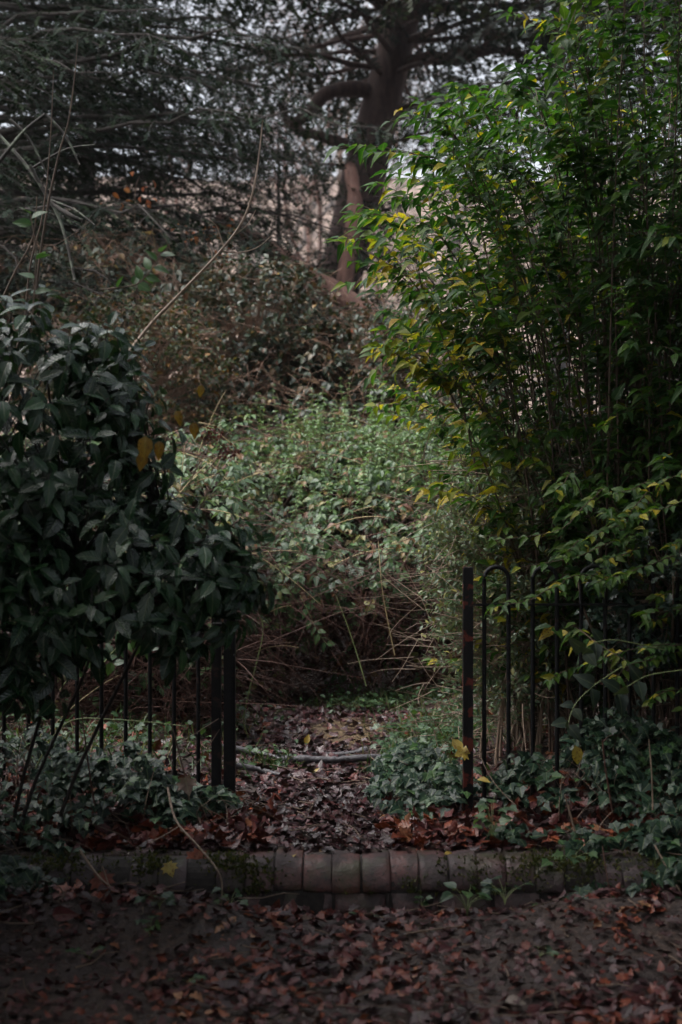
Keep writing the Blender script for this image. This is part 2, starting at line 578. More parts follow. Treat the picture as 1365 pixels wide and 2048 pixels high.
def ground_mat():
    m, t = new_mat('leaf_strewn_earth')
    g = N(t, 'ShaderNodeNewGeometry')
    n1 = noise(t, 3, 5)
    n2 = noise(t, 38, 4)
    col = ramp(t, n2, [(.3, (.018, .012, .011)), (.55, (.045, .028, .022)), (.8, (.085, .045, .030))])
    col = mix_col(t, ramp(t, n1, [(.4, (0, 0, 0)), (.65, (.6, .6, .6))]), col, (.03, .022, .022))
    vd = N(t, 'ShaderNodeVectorMath', operation='DISTANCE')
    mp = N(t, 'ShaderNodeMapping')
    mp.inputs['Scale'].default_value = (1, .5, 0)
    t.links.new(g.outputs['Position'], mp.inputs[0])
    t.links.new(mp.outputs[0], vd.inputs[0])
    vd.inputs[1].default_value = (.05, 4.72, 0)
    sand = math_node(t, 'ADD', vd.outputs['Value'], math_node(t, 'MULTIPLY', math_node(t, 'SUBTRACT', noise(t, 9, 4), .5), .5))
    sandcol = ramp(t, n2, [(.35, (.06, .038, .022)), (.7, (.22, .155, .085))])
    col = mix_col(t, ramp(t, sand, [(.22, (1, 1, 1)), (.38, (0, 0, 0))]), col, sandcol)
    p = N(t, 'ShaderNodeBsdfPrincipled')
    sx = N(t, 'ShaderNodeSeparateXYZ')
    t.links.new(g.outputs['Position'], sx.inputs[0])
    wet = ramp(t, math_node(t, 'ABSOLUTE', sx.outputs[0]), [(.35, (1, 1, 1)), (.7, (0, 0, 0))])
    far = ramp(t, math_node(t, 'MULTIPLY', sx.outputs[1], .05), [(.5, (1, 1, 1)), (.54, (0, 0, 0))])
    wet = math_node(t, 'MULTIPLY', wet, far)
    t.links.new(mix_col(t, wet, (.85, .85, .85), ramp(t, n1, [(.35, (.2, .2, .2)), (.65, (.6, .6, .6))])), p.inputs['Roughness'])
    bracken = ramp(t, noise(t, .5, 6), [(.3, (.05, .034, .028)), (.55, (.17, .12, .095)), (.8, (.28, .21, .165))])
    col = mix_col(t, ramp(t, math_node(t, 'MULTIPLY', sx.outputs[1], .01), [(.3, (0, 0, 0)), (.45, (1, 1, 1))]), col, bracken)
    t.links.new(col, p.inputs['Base Color'])
    b = N(t, 'ShaderNodeBump')
    b.inputs['Strength'].default_value = .8
    b.inputs['Distance'].default_value = .03
    t.links.new(n2, b.inputs['Height'])
    t.links.new(b.outputs[0], p.inputs['Normal'])
    out = N(t, 'ShaderNodeOutputMaterial')
    t.links.new(p.outputs[0], out.inputs[0])
    return m


def plain_mat(name, stops, scale, rough=.9):
    m, t = new_mat(name)
    col = ramp(t, noise(t, scale, 6), stops)
    p = N(t, 'ShaderNodeBsdfPrincipled')
    p.inputs['Roughness'].default_value = rough
    t.links.new(col, p.inputs['Base Color'])
    out = N(t, 'ShaderNodeOutputMaterial')
    t.links.new(p.outputs[0], out.inputs[0])
    return m


# ---------------------------------------------------------------- ground
def sstep(a, b, x):
    t = np.clip((np.asarray(x, float) - a) / (b - a), 0, 1)
    return t * t * (3 - 2 * t)


def gz(x, y):
    x, y = np.asarray(x, float), np.asarray(y, float)
    endw = sstep(1.75, 2.3, np.abs(x - .1))
    step = sstep(6.03, 6.11, y) * (1 - endw) + sstep(5.5, 6.6, y) * endw
    z = -.25 + .225 * step + .025 * sstep(6.3, 8, y)
    side = sstep(.42, 1.25, np.abs(x + .05)) * sstep(6.15, 6.9, y)
    z = z + .14 * side
    z = z + .012 * vnoise(x, y, 2.2, 3) * sstep(0.0, .3, np.abs(y - 6.05)) + .006 * vnoise(x, y, 7, 4)
    near = 1 - sstep(5.7, 5.97, y)
    z = z + near * (.045 + .135 * sstep(.05, .8, -x + 0) + .12 * sstep(.35, 1.1, x)) * sstep(5.1, 5.9, y)
    far = sstep(26, 130, y)
    z = z + far * 30 + .3 * vnoise(x, y, .12, 6) * sstep(18, 40, y)
    return z


xs = np.unique(np.round(np.concatenate([np.linspace(-160, -9, 26), np.arange(-9, -2.6, .3), np.arange(-2.6, 2.6, .06), np.arange(2.6, 9, .3), np.linspace(9, 160, 26)]), 3))
ys = np.unique(np.round(np.concatenate([np.linspace(-120, -4, 14), np.arange(-4, 3, .4), np.arange(3, 11.5, .06), np.arange(11.5, 30, .5), np.linspace(30, 260, 40)]), 3))
GX, GY = np.meshgrid(xs, ys)
GV = np.stack([GX, GY, gz(GX, GY)], -1).reshape(-1, 3)
ii = np.arange(len(ys) - 1)[:, None] * len(xs) + np.arange(len(xs) - 1)[None]
GQ = np.stack([ii, ii + 1, ii + 1 + len(xs), ii + len(xs)], -1).reshape(-1, 4)
ground = part('woodland_ground', mesh('woodland_ground', GV, [GQ], ground_mat()))
ground['kind'] = 'structure'

# fallen leaves: the largest are parts of the ground, the rest one mass
oakw = lambda t: (.2 + .42 * math.sin(PI * t ** 1.15)) * 1.0
LIT = [leaf_rows(7, oakw, .3, .15, .28, .08), leaf_rows(7, oakw, -.5, -.25, .25, -.1), leaf_rows(7, oakw, .6, .35, .3, .1, .5),
       leaf_fan(MAPLE, .38, .1, .5, .12), leaf_fan(MAPLE, .38, -.2, -.4, .2), leaf_rows(4, lambda t: .55 * OVAL(t), .5, .25, 0, .1, .4), leaf_rows(4, lambda t: .6 * OVAL(t), -.4, -.3, 0, -.1)]


def lie(n, P, tilt=.35, size=(.05, .09)):
    a = U(0, 2 * PI, n)
    d = np.stack([np.cos(a), np.sin(a), rng.normal(0, tilt, n)], 1)
    up = np.stack([rng.normal(0, tilt, n), rng.normal(0, tilt, n), np.ones(n)], 1)
    return frames(d, up) * U(size[0], size[1], n)[:, None, None]


n = 11000
P = np.stack([U(-2.6, 2.6, n), U(3.4, 5.97, n), np.zeros(n)], 1)
P[:, 2] = gz(P[:, 0], P[:, 1]) + U(.0, .035, n)
M = lie(n, P, .36, (.028, .056))
rn = np.clip(rng.beta(1.6, 2.0, n) + .22 * vnoise(P[:, 0], P[:, 1], 2.6, 41), 0, .999)
M = M * (1 + .35 * np.clip(vnoise(P[:, 0], P[:, 1], 1.9, 43), -.6, 1.2) + .25 * (U(0, 1, n) < .08))[:, None, None]
M[rn < .3, :, 2] *= .5
foliage(ground, LIT, rng.integers(0, len(LIT), n), P, M, rn, MAT['litter'], 180, 'fallen_leaf', 'leaf_litter', 22)
n = 7200
P = np.stack([rng.normal(-.05, .5, n), 6.15 + 5.2 * U(0, 1, n) ** 1.1, np.zeros(n)], 1)
P[:, 2] = gz(P[:, 0], P[:, 1]) + U(.0, .025, n)
keep = ((P[:, 0] - .05) ** 2 + ((P[:, 1] - 9.45) * .5) ** 2 > .07) | (U(0, 1, n) < .2)
P = P[keep]
n = len(P)
M = lie(n, P, .3, (.038, .07))
rn = np.clip(rng.beta(1.3, 2.2, n), 0, .999)
foliage(ground, LIT, rng.integers(0, len(LIT), n), P, M, rn, MAT['litter_wet'], 120, 'fallen_leaf', 'leaf_litter', 14)
# broken twigs among the leaves
m = 420
p = np.stack([U(-2.2, 2.2, m), U(4.2, 10, m), np.zeros(m)], 1)
p = p[(np.abs(p[:, 1] - 6.1) > .2)]
m = len(p)
p[:, 2] = gz(p[:, 0], p[:, 1]) + U(.015, .05, m)
a = U(0, 6.28, m)
L = U(.05, .28, m)
d = np.stack([np.cos(a), np.sin(a), rng.normal(0, .12, m)], 1)
tw_ = np.stack([p + d * (L * t)[:, None] + rng.normal(0, .006, (m, 3)) for t in (0, .35, .7, 1)], 1)
S = Stems()
S.add(tw_, np.linspace(.003, .0015, 4)[None] * U(.6, 1.5, (m, 1)), 4)
S.part('twig_litter', MAT['twig'], ground, 'stuff')
# rusty dry leaves caught along the back of the kerb and between the plants
n = 2600
P = np.stack([U(-2.4, 2.6, n), 6.2 + np.abs(rng.normal(0, .45, n)), np.zeros(n)], 1)
P = P[np.abs(P[:, 0] + .05) > .25]
n = len(P)
P[:, 2] = gz(P[:, 0], P[:, 1]) + U(.0, .05, n)
V, Fc, A = batch(LIT, rng.integers(0, len(LIT), n), P, lie(n, P, .6), np.clip(rng.beta(2.6, 1.5, n), 0, .99))
part('leaf_litter', mesh('leaf_litter', V, Fc, MAT['litter'], A), ground, 'stuff')
n = 3800
P = np.stack([U(-3.2, 3.0, n), U(6.9, 11.5, n), np.zeros(n)], 1)
P = P[np.abs(P[:, 0] + .05) > .45]
n = len(P)
P[:, 2] = gz(P[:, 0], P[:, 1]) + U(.0, .04, n)
V, Fc, A = batch(LIT, rng.integers(0, len(LIT), n), P, lie(n, P, .6, (.04, .08)), np.clip(rng.beta(2.0, 1.8, n), 0, .99))
part('leaf_litter', mesh('leaf_litter', V, Fc, MAT['litter'], A), ground, 'stuff')
n = 3000
P = np.stack([U(-9, 9, n), U(-3, 24, n), np.zeros(n)], 1)
P = P[(np.abs(P[:, 0]) > 2.3) | (P[:, 1] < 3.6) | (P[:, 1] > 10.8)]
n = len(P)
P[:, 2] = gz(P[:, 0], P[:, 1]) + U(.0, .03, n)
V, Fc, A = batch(LIT[5:], rng.integers(0, 2, n), P, lie(n, P, .4, (.06, .11)), np.clip(rng.beta(2, 2, n), 0, .99))
part('leaf_litter', mesh('leaf_litter', V, Fc, MAT['litter'], A), ground, 'stuff')

# ---------------------------------------------------------------- low brick kerb with rounded coping
rng = np.random.default_rng(105)
kerb = thing('brick_kerb', 'low mossy kerb of round-topped red bricks across the gateway', 'kerb', (0, 5.97, -.25))
MAT['brick'] = brick_mat()
arc = [(-.0 + .12 * (1 - math.cos(a)), -.14 + .12 * math.sin(a)) for a in np.linspace(0, PI / 2, 8)]
cop = [(.26, -.145), (.004, -.145), (.0, -.138)] + arc[1:] + [(.18, -.0205), (.26, -.0225)]


def brick_mesh(prof, wdt, seed):
    r = np.random.default_rng(seed)
    pr = np.array(prof, float)
    c = pr.mean(0)
    rows = []
    for x, s in ((0, .955), (.005, .992), (.03, 1.0), (wdt * .5, 1.0), (wdt - .03, 1.0), (wdt - .005, .992), (wdt, .955)):
        p = c + (pr - c) * s
        p = p + r.normal(0, .0022, p.shape)
        rows.append(np.column_stack([np.full(len(p), x), p]))
    V = np.concatenate(rows)
    k, R = len(pr), len(rows)
    q = []
    for i in range(R - 1):
        for j in range(k):
            q.append((i * k + j, i * k + (j + 1) % k, (i + 1) * k + (j + 1) % k, (i + 1) * k + j))
    return mesh('brick', V, [np.array(q), np.array([list(range(k))[::-1]]), np.array([[(R - 1) * k + j for j in range(k)]])], MAT['brick'])


KY = 5.97
copm = [brick_mesh(cop, .1175, s) for s in range(5)]
x = -1.75
i = 0
while x < 1.95:
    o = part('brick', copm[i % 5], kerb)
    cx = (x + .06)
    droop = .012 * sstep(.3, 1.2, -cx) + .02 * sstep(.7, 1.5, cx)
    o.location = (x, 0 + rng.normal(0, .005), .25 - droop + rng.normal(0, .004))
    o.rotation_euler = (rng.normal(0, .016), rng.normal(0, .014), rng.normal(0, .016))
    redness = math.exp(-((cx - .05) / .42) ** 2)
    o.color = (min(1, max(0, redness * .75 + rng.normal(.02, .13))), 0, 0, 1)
    x += .1225
    i += 1
low = [(.24, -.31), (.006, -.31), (.004, -.155), (.24, -.155)]
lowm = [brick_mesh(low, .212, s) for s in range(7, 10)]
x = -1.8
while x < 1.9:
    o = part('brick', lowm[i % 3], kerb)
    o.location = (x, rng.normal(.004, .002), .25)
    o.color = (U(.2, .7), 0, 0, 1)
    x += .222
    i += 1
mp_ = [(y_ * .96 + .009, z_ - .007 - .004 * (y_ > .1)) for y_, z_ in [(0, -.32), (0, -.14)] + arc[1:] + [(.24, -.0205), (.24, -.32)]]
V = np.array([(xx, KY + y_, z_ + .0) for xx in (-1.74, 1.93) for y_, z_ in mp_])
k_ = len(mp_)
part('mortar', mesh('mortar', V, [np.array([(j, (j + 1) % k_, k_ + (j + 1) % k_, k_ + j) for j in range(k_)])], plain_mat('dark_mortar', [(.3, (.012, .010, .010)), (.7, (.04, .033, .03))], 40), smooth=False), kerb)
# moss cushions on the coping
MP = [(-.83, .07, -.06, .07), (-.78, .07, -.03, .05), (-.43, .12, -.05, .07), (-.36, .1, -.1, .06), (-.52, .07, -.02, .05), (-.35, .05, -.13, .05), (.42, .03, -.09, .07), (.55, .06, -.07, .06), (.6, .05, -.13, .06),
      (.78, .12, -.05, .08), (.92, .12, -.04, .08), (1.05, .1, -.06, .08), (.3, .05, -.12, .04), (-1.2, .2, -.05, .08), (1.4, .2, -.05, .09), (.0, .02, -.15, .03), (.12, .02, -.14, .03)]
pts = []
for (cx, sx, cz, sz) in MP:
    k = int(520 * max(.5, sx / .08) * max(.6, sz / .06) * .6)
    X = rng.normal(cx, sx * .55, k)
    s_ = np.clip((.0 - rng.normal(cz, sz * .5, k)) / .14, 0, 1)          # 0 top .. 1 foot of the coping
    ang = (1 - s_) * PI / 2
    Yp = KY + .12 * (1 - np.cos(ang)) + np.where(s_ < .05, U(0, .1, k), 0)
    Zp = -.14 + .12 * np.sin(ang) - .004
    nn = np.stack([np.zeros(k), -np.cos(ang), np.sin(ang)], 1)
    pts.append(np.concatenate([np.stack([X, Yp, Zp], 1), nn], 1))
pts = np.concatenate(pts)
lump = vnoise(pts[:, 0], pts[:, 1] + pts[:, 2], 30, 9)
pts = pts[lump > -.35]
n = len(pts)
dirs = norm(pts[:, 3:] + rng.normal(0, .55, (n, 3)))
Mm = frames(dirs, rng.normal(0, 1, (n, 3))) * U(.009, .024, n)[:, None, None]
V, Fc, A = batch([leaf_rows(2, lambda t: .5, .3, .3)], np.zeros(n, int), pts[:, :3], Mm, U(0, .99, n))
part('moss', mesh('moss', V, Fc, MAT['moss'], A), kerb, 'stuff')

# ---------------------------------------------------------------- iron fences and gate post
rng = np.random.default_rng(106)
FY = 6.78


def bow_fence(root, x_post, sgn, n_pairs, y0, y1, mat, pmat, top=1.19, rail=1.01, post_top=1.19, x_first=.078, pitch=.116):
    """post, bowed bars in pairs, rails; x grows away from the gateway by sgn"""
    L = x_first + n_pairs * 2 * pitch + .1
    yy = lambda dx: y0 + (y1 - y0) * dx / L
    pw = .0235
    bx = lambda a, b: (min(a, b), max(a, b))
    x0, x1 = x_post - pw, x_post + pw
    box_part('post', (x0, x1, y0 - pw, y0 + pw, -.15, post_top), pmat, root)
    for zr, nm in ((rail, 'rail'), (.09, 'rail')):
        pth = np.array([[x_post + sgn * .02, yy(0), zr], [x_post + sgn * L, yy(L), zr]])
        S = Stems()
        # flat bar
        xa, xb = bx(pth[0, 0], pth[1, 0])
        ya, yb = (yy(0), yy(L)) if sgn > 0 else (yy(L), yy(0))
        V = []
        for (xx, yv) in ((xa, ya), (xb, yb)):
            V += [(xx, yv - .014, zr - .005), (xx, yv + .014, zr - .005), (xx, yv + .014, zr + .005), (xx, yv - .014, zr + .005)]
        q = [(0, 1, 2, 3), (7, 6, 5, 4)] + [(j, j + 4, (j + 1) % 4 + 4, (j + 1) % 4) for j in range(4)]
        part(nm, mesh(nm, V, [np.array(q)], mat, smooth=False), root)
    r = .0105
    for k in range(n_pairs):
        a = x_first + 2 * k * pitch
        b = a + pitch
        c, R = (a + b) / 2, pitch / 2
        path = [(a, -.06)] + [(a, z) for z in np.linspace(.05, top - R, 6)] + [(c - R * math.cos(t), top - R + R * math.sin(t)) for t in np.linspace(.2, PI - .2, 11)] + [(b, z) for z in np.linspace(top - R, .05, 6)] + [(b, -.06)]
        p3 = np.array([[x_post + sgn * q0, yy(q0), z] for q0, z in path])
        V, q = tubes(p3[None], np.full((1, len(p3)), r), 8)
        part('bowed_bar', mesh('bowed_bar', V, [q], mat), root)


fr = thing('bow_top_fence', 'black iron bow-top fence with rust-flecked end post, right of the gateway', 'fence', (.6, 6.75, 0), 'iron fences beside the gateway')
bow_fence(fr, .602, 1, 8, 6.75, 6.85, MAT['iron'], MAT['iron_rust'])
fl = thing('bow_top_fence', 'plain black iron bow-top fence under the glossy large-leaved bush', 'fence', (-.615, 7.05, 0), 'iron fences beside the gateway')
bow_fence(fl, -.617, -1, 8, 7.05, 6.95, MAT['iron'], MAT['iron'], top=1.17, rail=.99, post_top=1.10, x_first=.09, pitch=.119)
gp = thing('gate_post', 'black iron gate post with open forked top and latch plates', 'gate post', (-.545, 6.98, 0))
pw = .028
gx, gy = -.546, 6.98
box_part('post_back', (gx - pw, gx + pw, gy + .018, gy + .028, -.15, .985), MAT['iron'], gp)
box_part('post_cheek', (gx - pw, gx - pw + .012, gy - .028, gy + .018, -.15, 1.02), MAT['iron'], gp)
box_part('post_cheek', (gx + pw - .012, gx + pw, gy - .028, gy + .018, -.15, 1.035), MAT['iron'], gp)
box_part('post_face', (gx - pw + .012, gx + pw - .012, gy - .03, gy - .018, -.15, .975), MAT['iron'], gp)
box_part('latch_plate', (gx - .085, gx - pw, gy - .02, gy + .04, .945, .957), MAT['iron'], gp)
box_part('latch_plate', (gx - .085, gx - pw, gy - .02, gy + .04, .895, .907), MAT['iron'], gp)
box_part('latch_stop', (gx - .02, gx + .02, gy - .045, gy - .031, .93, .975), MAT['iron'], gp)

# ---------------------------------------------------------------- glossy large-leaved bush on the left
rng = np.random.default_rng(107)
au = thing('spotted_laurel_bush', 'dark glossy evergreen bush with large toothed leaves hanging over the left fence', 'bush', (-1.5, 6.1, 0))
AW = lambda t: .47 * math.sin(PI * t ** .8) ** .8
ATM = [leaf_rows(7, AW, .25, .25, .07, .03), leaf_rows(7, AW, .45, .4, .08, -.06), leaf_rows(7, AW, .15, .12, .06, .08), leaf_rows(7, lambda t: AW(t) * .85, .5, .55, .07, -.03), leaf_rows(7, lambda t: AW(t) * 1.15, .3, .3, .06, .05, .2)]
ELL = [(np.array([-1.5, 6.05, 1.62]), np.array([.80, .62, .76])), (np.array([-1.0, 5.95, 1.18]), np.array([.68, .46, .40])), (np.array([-1.7, 5.9, .95]), np.array([.72, .5, .5])), (np.array([-2.2, 6.1, 1.5]), np.array([.8, .6, 1.05])), (np.array([-1.25, 6.0, 1.5]), np.array([.42, .4, .36])), (np.array([-1.2, 6.05, 1.9]), np.array([.42, .4, .42])), (np.array([-.62, 5.95, 1.2]), np.array([.28, .3, .2]))]
Ps, Ds, Us, Ss, Rs, tips = [], [], [], [], [], []
for ci, (c, r) in enumerate(ELL):
    k = (130, 110, 100, 80, 50, 44, 26)[ci]
    for j in range(k * 3):
        dv = norm(rng.normal(0, 1, 3))
        if dv[1] > .45 or dv[2] < -.75:
            continue
        depth = 1.07 - abs(rng.normal(0, .24)) if j % 3 else U(.45, .95)
        p = c + dv * r * depth
        if any(k2 != ci and (((p - c2) / (r2 * .8)) ** 2).sum() < 1 for k2, (c2, r2) in enumerate(ELL)):
            continue
        tips.append((p, dv))
for p, dv in tips:
    axis = norm(dv * np.array([.9, .9, .6]) + np.array([0, -.15, .55]) + rng.normal(0, .2, 3))
    s = norm(np.cross(axis, [.2, .1, 1.0]))
    b = np.cross(axis, s)
    nl = rng.integers(6, 10)
    ph = U(0, 6.28)
    for j in range(nl):
        a = ph + j * 2.4
        el = math.radians(45 - 75 * (j + 1) / nl + rng.normal(0, 8))
        rad = s * math.cos(a) + b * math.sin(a)
        d = rad * math.cos(el) + axis * math.sin(el) + np.array([0, 0, -.28 - .25 * j / nl])
        Ps.append(p - axis * .014 * j + norm(d) * .012)
        Ds.append(d)
        Us.append(axis + np.array([0, 0, .35]) + rng.normal(0, .18, 3))
        Ss.append(U(.085, .155) * (.7 + .3 * j / nl))
        Rs.append(min(.99, max(0, rng.beta(1.6, 2.6))))
for (c, r) in ELL[:5]:                        # leaves inside the crown
    for j in range(170):
        dv = norm(rng.normal(0, 1, 3)) * U(.2, .85)
        Ps.append(c + dv * r)
        Ds.append(rng.normal(0, .6, 3) + [0, -.2, -.5])
        Us.append(rng.normal(0, .4, 3) + [0, -.5, .8])
        Ss.append(U(.09, .14))
        Rs.append(U(0, .7))
P = np.array(Ps)
M = frames(np.array(Ds), np.array(Us)) * np.array(Ss)[:, None, None]
foliage(au, ATM, rng.integers(0, 5, len(P)), P, M, np.array(Rs), MAT['aucuba'], 300, 'leaf', 'foliage', 24)
S = Stems()
knots = [np.array([-1.75 + rng.normal(0, .35), 6.2 + rng.normal(0, .12), U(.8, 1.5)]) for j in range(16)]
for kn in knots:
    base = np.array([-1.75 + (kn[0] + 1.75) * .5, 6.2, 0.0])
    S.add(bez(base, base + [0, 0, .3], kn - [0, 0, .3], kn, 8), np.linspace(.010, .006, 8), 6)
for p, dv in tips:
    kn = min(knots, key=lambda q: np.linalg.norm(q - p) + .5 * max(0, q[2] - p[2]))
    S.add(bez(kn, kn + (p - kn) * .4 + [0, 0, .08], p - norm(dv) * .15, p, 8), np.linspace(.0045, .0022, 8), 5)
S.part('branch', MAT['bark'], au)
SPM = leaf_rows(6, lambda t: .62 * math.sin(PI * t ** .7), .3, .2, .03)
spm = [mesh('leaf', v_, t_, MAT['spotted'], a_) for v_, t_, a_ in (SPM, leaf_rows(6, lambda t: .55 * math.sin(PI * t ** .7), .5, .35, .04, .08))]
for k, (u, v, d, ln, dx) in enumerate([(292, 872, 5.5, .13, -.05), (318, 882, 5.5, .10, .1), (288, 905, 5.55, .10, -.2), (352, 822, 5.55, .08, .5), (403, 770, 5.9, .07, -.1), (385, 845, 5.6, .09, .3), (238, 1232, 6.4, .08, .4), (262, 1240, 6.4, .10, .8)]):
    o = bpy.data.objects.new('leaf', spm[k % 2])
    COL.objects.link(o)
    o.parent = au
    m3 = frames(np.array([[dx, -.1, -1.0]]), np.array([[.2, -1.0, .3]]))[0] * ln * .75
    m4 = np.eye(4)
    m4[:3, :3] = m3
    m4[:3, 3] = at(u, v, d) - np.array(au.location)
    o.matrix_basis = Matrix(m4.tolist())
    o.color = (U(0, .9), 0, 0, 1)
    o['label'] = 'yellow leaf blotched with brown'


# paler oval leaves standing up out of the bush
def sprig(name, label, cat, pts, leaves, mat, tm, r=.004, smat='twig', llen=.07, group=None, up=(0, -.6, .8)):
    """a shoot with leaves at given fractions: leaves = list of (t, side angle, length factor)"""
    pts = np.array(pts, float)
    root = thing(name, label, cat, tuple(pts[0]), group)
    pth = smooth_path(pts, 22)
    stem_part('stem', pts, r, r * .4, MAT[smat], root, 22, 5)
    P_, D_, Uu, S_ = [], [], [], []
    for (t, a, f) in leaves:
        i = min(int(t * 21), 20)
        tg = norm(pth[i + 1] - pth[i])
        sd_ = norm(np.cross(tg, [0, -1, .2]))
        bb = np.cross(sd_, tg)
        d = tg * .5 + sd_ * math.cos(a) + bb * math.sin(a) + np.array([0, 0, -.15])
        P_.append(pth[i])
        D_.append(d)
        Uu.append(np.array(up) + rng.normal(0, .3, 3))
        S_.append(llen * f)
    M_ = frames(np.array(D_), np.array(Uu)) * np.array(S_)[:, None, None]
    foliage(root, tm, rng.integers(0, len(tm), len(P_)), np.array(P_), M_, U(0, .7, len(P_)), MAT[mat], 300, 'leaf', 'foliage', 1)
    return root


OV = [leaf_rows(5, lambda t: .55 * math.sin(PI * t ** .75), .3, .2), leaf_rows(5, lambda t: .5 * math.sin(PI * t ** .75), .5, .35, 0, .08), leaf_rows(5, lambda t: .6 * math.sin(PI * t ** .75), .2, .1, 0, -.06)]
MAT['rounded'] = leaf_mat('rounded_green_leaf', [(0, (.03, .085, .02)), (.5, (.045, .11, .03)), (1, (.08, .15, .06))], rough=.38, trans=.3, vein=.2, veinfreq=16)
sprig('leafy_shoot', 'upright shoot with rounded bright green leaves above the glossy bush', 'shoot',
      [at(200, 580, 5.9), at(262, 572, 5.9), at(285, 560, 5.9), at(310, 530, 5.9), at(325, 500, 5.9)],
      [(.15, 2.6, .8), (.3, 3.3, .9), (.4, .2, .9), (.5, 3.0, 1), (.6, .1, .9), (.7, 3.2, 1), (.75, .1, 1.0), (.85, 2.9, .9), (.92, .3, .9), (1, 1.4, 1), (.55, -1.5, .8), (.66, -1.2, .7), (.45, -1.5, .9)], 'rounded', OV, llen=.075)
sprig('leafy_shoot', 'thin upright shoot with few rounded leaves at the far left edge', 'shoot',
      [at(60, 700, 5.9), at(70, 570, 5.9), at(72, 500, 5.9), at(60, 420, 5.9)],
      [(.3, .2, 1), (.42, 3.2, 1), (.6, .4, 1.1), (.66, -1.2, 1.1), (.9, 3.0, 1.1), (.95, .2, 1), (1, 2.0, 1)], 'rounded', OV, llen=.075)

# ---------------------------------------------------------------- tall yellowing shrub on the right
rng = np.random.default_rng(108)
sh = thing('arching_shrub', 'tall arching shrub with pointed green and yellow leaves behind the right fence', 'shrub', (1.6, 8.0, 0))
SHW = lambda t: .56 * math.sin(PI * t ** .7) * (1 - .15 * t)
STM = [leaf_rows(3, SHW, .35, .35), leaf_rows(3, SHW, .5, .55, 0, .1), leaf_rows(3, lambda t: SHW(t) * 1.1, .25, .2, 0, -.08), leaf_rows(3, lambda t: SHW(t) * .85, .6, .7, 0, .05, .3)]
HX = [-.3, -.12, .15, .5, .8, 1.1, 2, 3.4]
HZ = [3.0, 3.2, 3.45, 3.65, 4.1, 4.25, 4.05, 4.0]
left_lim = lambda z: np.interp(z, [.4, 1.4, 1.8, 2.3, 3.0, 3.3], [.6, .5, .42, .08, -.02, -.12])
S = Stems()
Ps, Ds, Us, Ss, Rs = [], [], [], [], []
count = 0
while count < 175:
    tx, ty = U(-.12, 3.3), U(6.7, 9.3)
    H = np.interp(tx, HX, HZ)
    tz = H - min(abs(rng.exponential(.75)), 2.9)
    if tz < 1.5 or tx < left_lim(tz):
        continue
    count += 1
    tip = np.array([tx, ty, tz])
    base = np.array([1.65 + (tx - 1.5) * .28 + rng.normal(0, .16), 8.0 + (ty - 8) * .4 + rng.normal(0, .15), 0.05])
    p1 = base + (tip - base) * [.2, .2, .40] + [rng.normal(0, .12), rng.normal(0, .1), 0]
    p2 = base + (tip - base) * [.5, .5, 1.0] + [rng.normal(0, .1), rng.normal(0, .1), .05]
    K = 16
    pth = bez(base, p1, p2, tip, K)
    S.add(pth, np.linspace(.0075, .002, K), 4)
    outw = norm(np.array([tx - 1.7, ty - 8.1 - .5, 0]))
    ysh = rng.choice([.02, .10, .5], p=[.55, .28, .17])
    lsz = U(.6, .94)
    twigs = [pth[9:]]
    for j in range(13):
        i0 = rng.integers(2, K - 1)
        b0 = pth[i0]
        tg = norm(pth[i0 + 1 if i0 < K - 1 else i0] - pth[i0 - 1])
        d = norm(outw * U(.1, .9) + rng.normal(0, .5, 3) + tg * .8 + [0, 0, .15])
        L = U(.25, .7) * (1.15 - .4 * i0 / K)
        e = b0 + d * L + np.array([0, 0, -.12 * L])
        if e[0] < left_lim(e[2]) - .03 or e[2] > np.interp(e[0], HX, HZ) + .1:
            continue
        pp = bez(b0, b0 + d * L * .4, b0 + d * L * .75, e, 7)
        S.add(pp, np.linspace(.0032, .0014, 7), 3)
        twigs.append(pp)
    for tw in twigs:
        seg = np.linalg.norm(np.diff(tw, axis=0), axis=1).sum()
        nn = max(3, int(seg / .055))
        tt = np.linspace(.15, 1, nn)
        idx = tt * (len(tw) - 1)
        for q, x_ in enumerate(idx):
            i0 = min(int(x_), len(tw) - 2)
            p = tw[i0] + (tw[i0 + 1] - tw[i0]) * (x_ - i0)
            tg = norm(tw[i0 + 1] - tw[i0])
            sd_ = norm(np.cross(tg, [0, 0, 1.0]) + 1e-3)
            if q % 2:
                sd_ = norm(sd_ * .8 + np.cross(tg, sd_) * .45)
            if p[2] < 1.32 and p[0] < 1.0 and p[1] < 7.0:
                continue
            for sg in (-1, 1):
                if U(0, 1) < (.5 if (p[0] > .95 and p[2] > 3.3) else .22):
                    continue
                d = tg * U(.35, .8) + sd_ * sg + rng.normal(0, .18, 3) + np.array([-.26, -.15, -.2])
                if q == nn - 1:
                    d = d + tg * 1.2
                low = max(0, min(1, (3.6 - p[2]) / 1.5)) * max(0, min(1, (1.35 - p[0]) / .8))
                yel = U(0, 1) < ysh * (.5 + .6 * low) + .16 * low
                Ps.append(p)
                Ds.append(d)
                Us.append(np.array([.1, -.25, 1.0]) + rng.normal(0, .32, 3))
                Ss.append(U(.075, .125) * lsz)
                Rs.append(U(.76, .99) if yel else U(.1, .70 + .1 * low))
P = np.array(Ps)
M = frames(np.array(Ds), np.array(Us)) * np.array(Ss)[:, None, None]
foliage(sh, STM, rng.integers(0, 4, len(P)), P, M, np.array(Rs), MAT['shrub'], 300, 'leaf', 'foliage', 12)
S.part('branch', MAT['twig_brown'], sh)

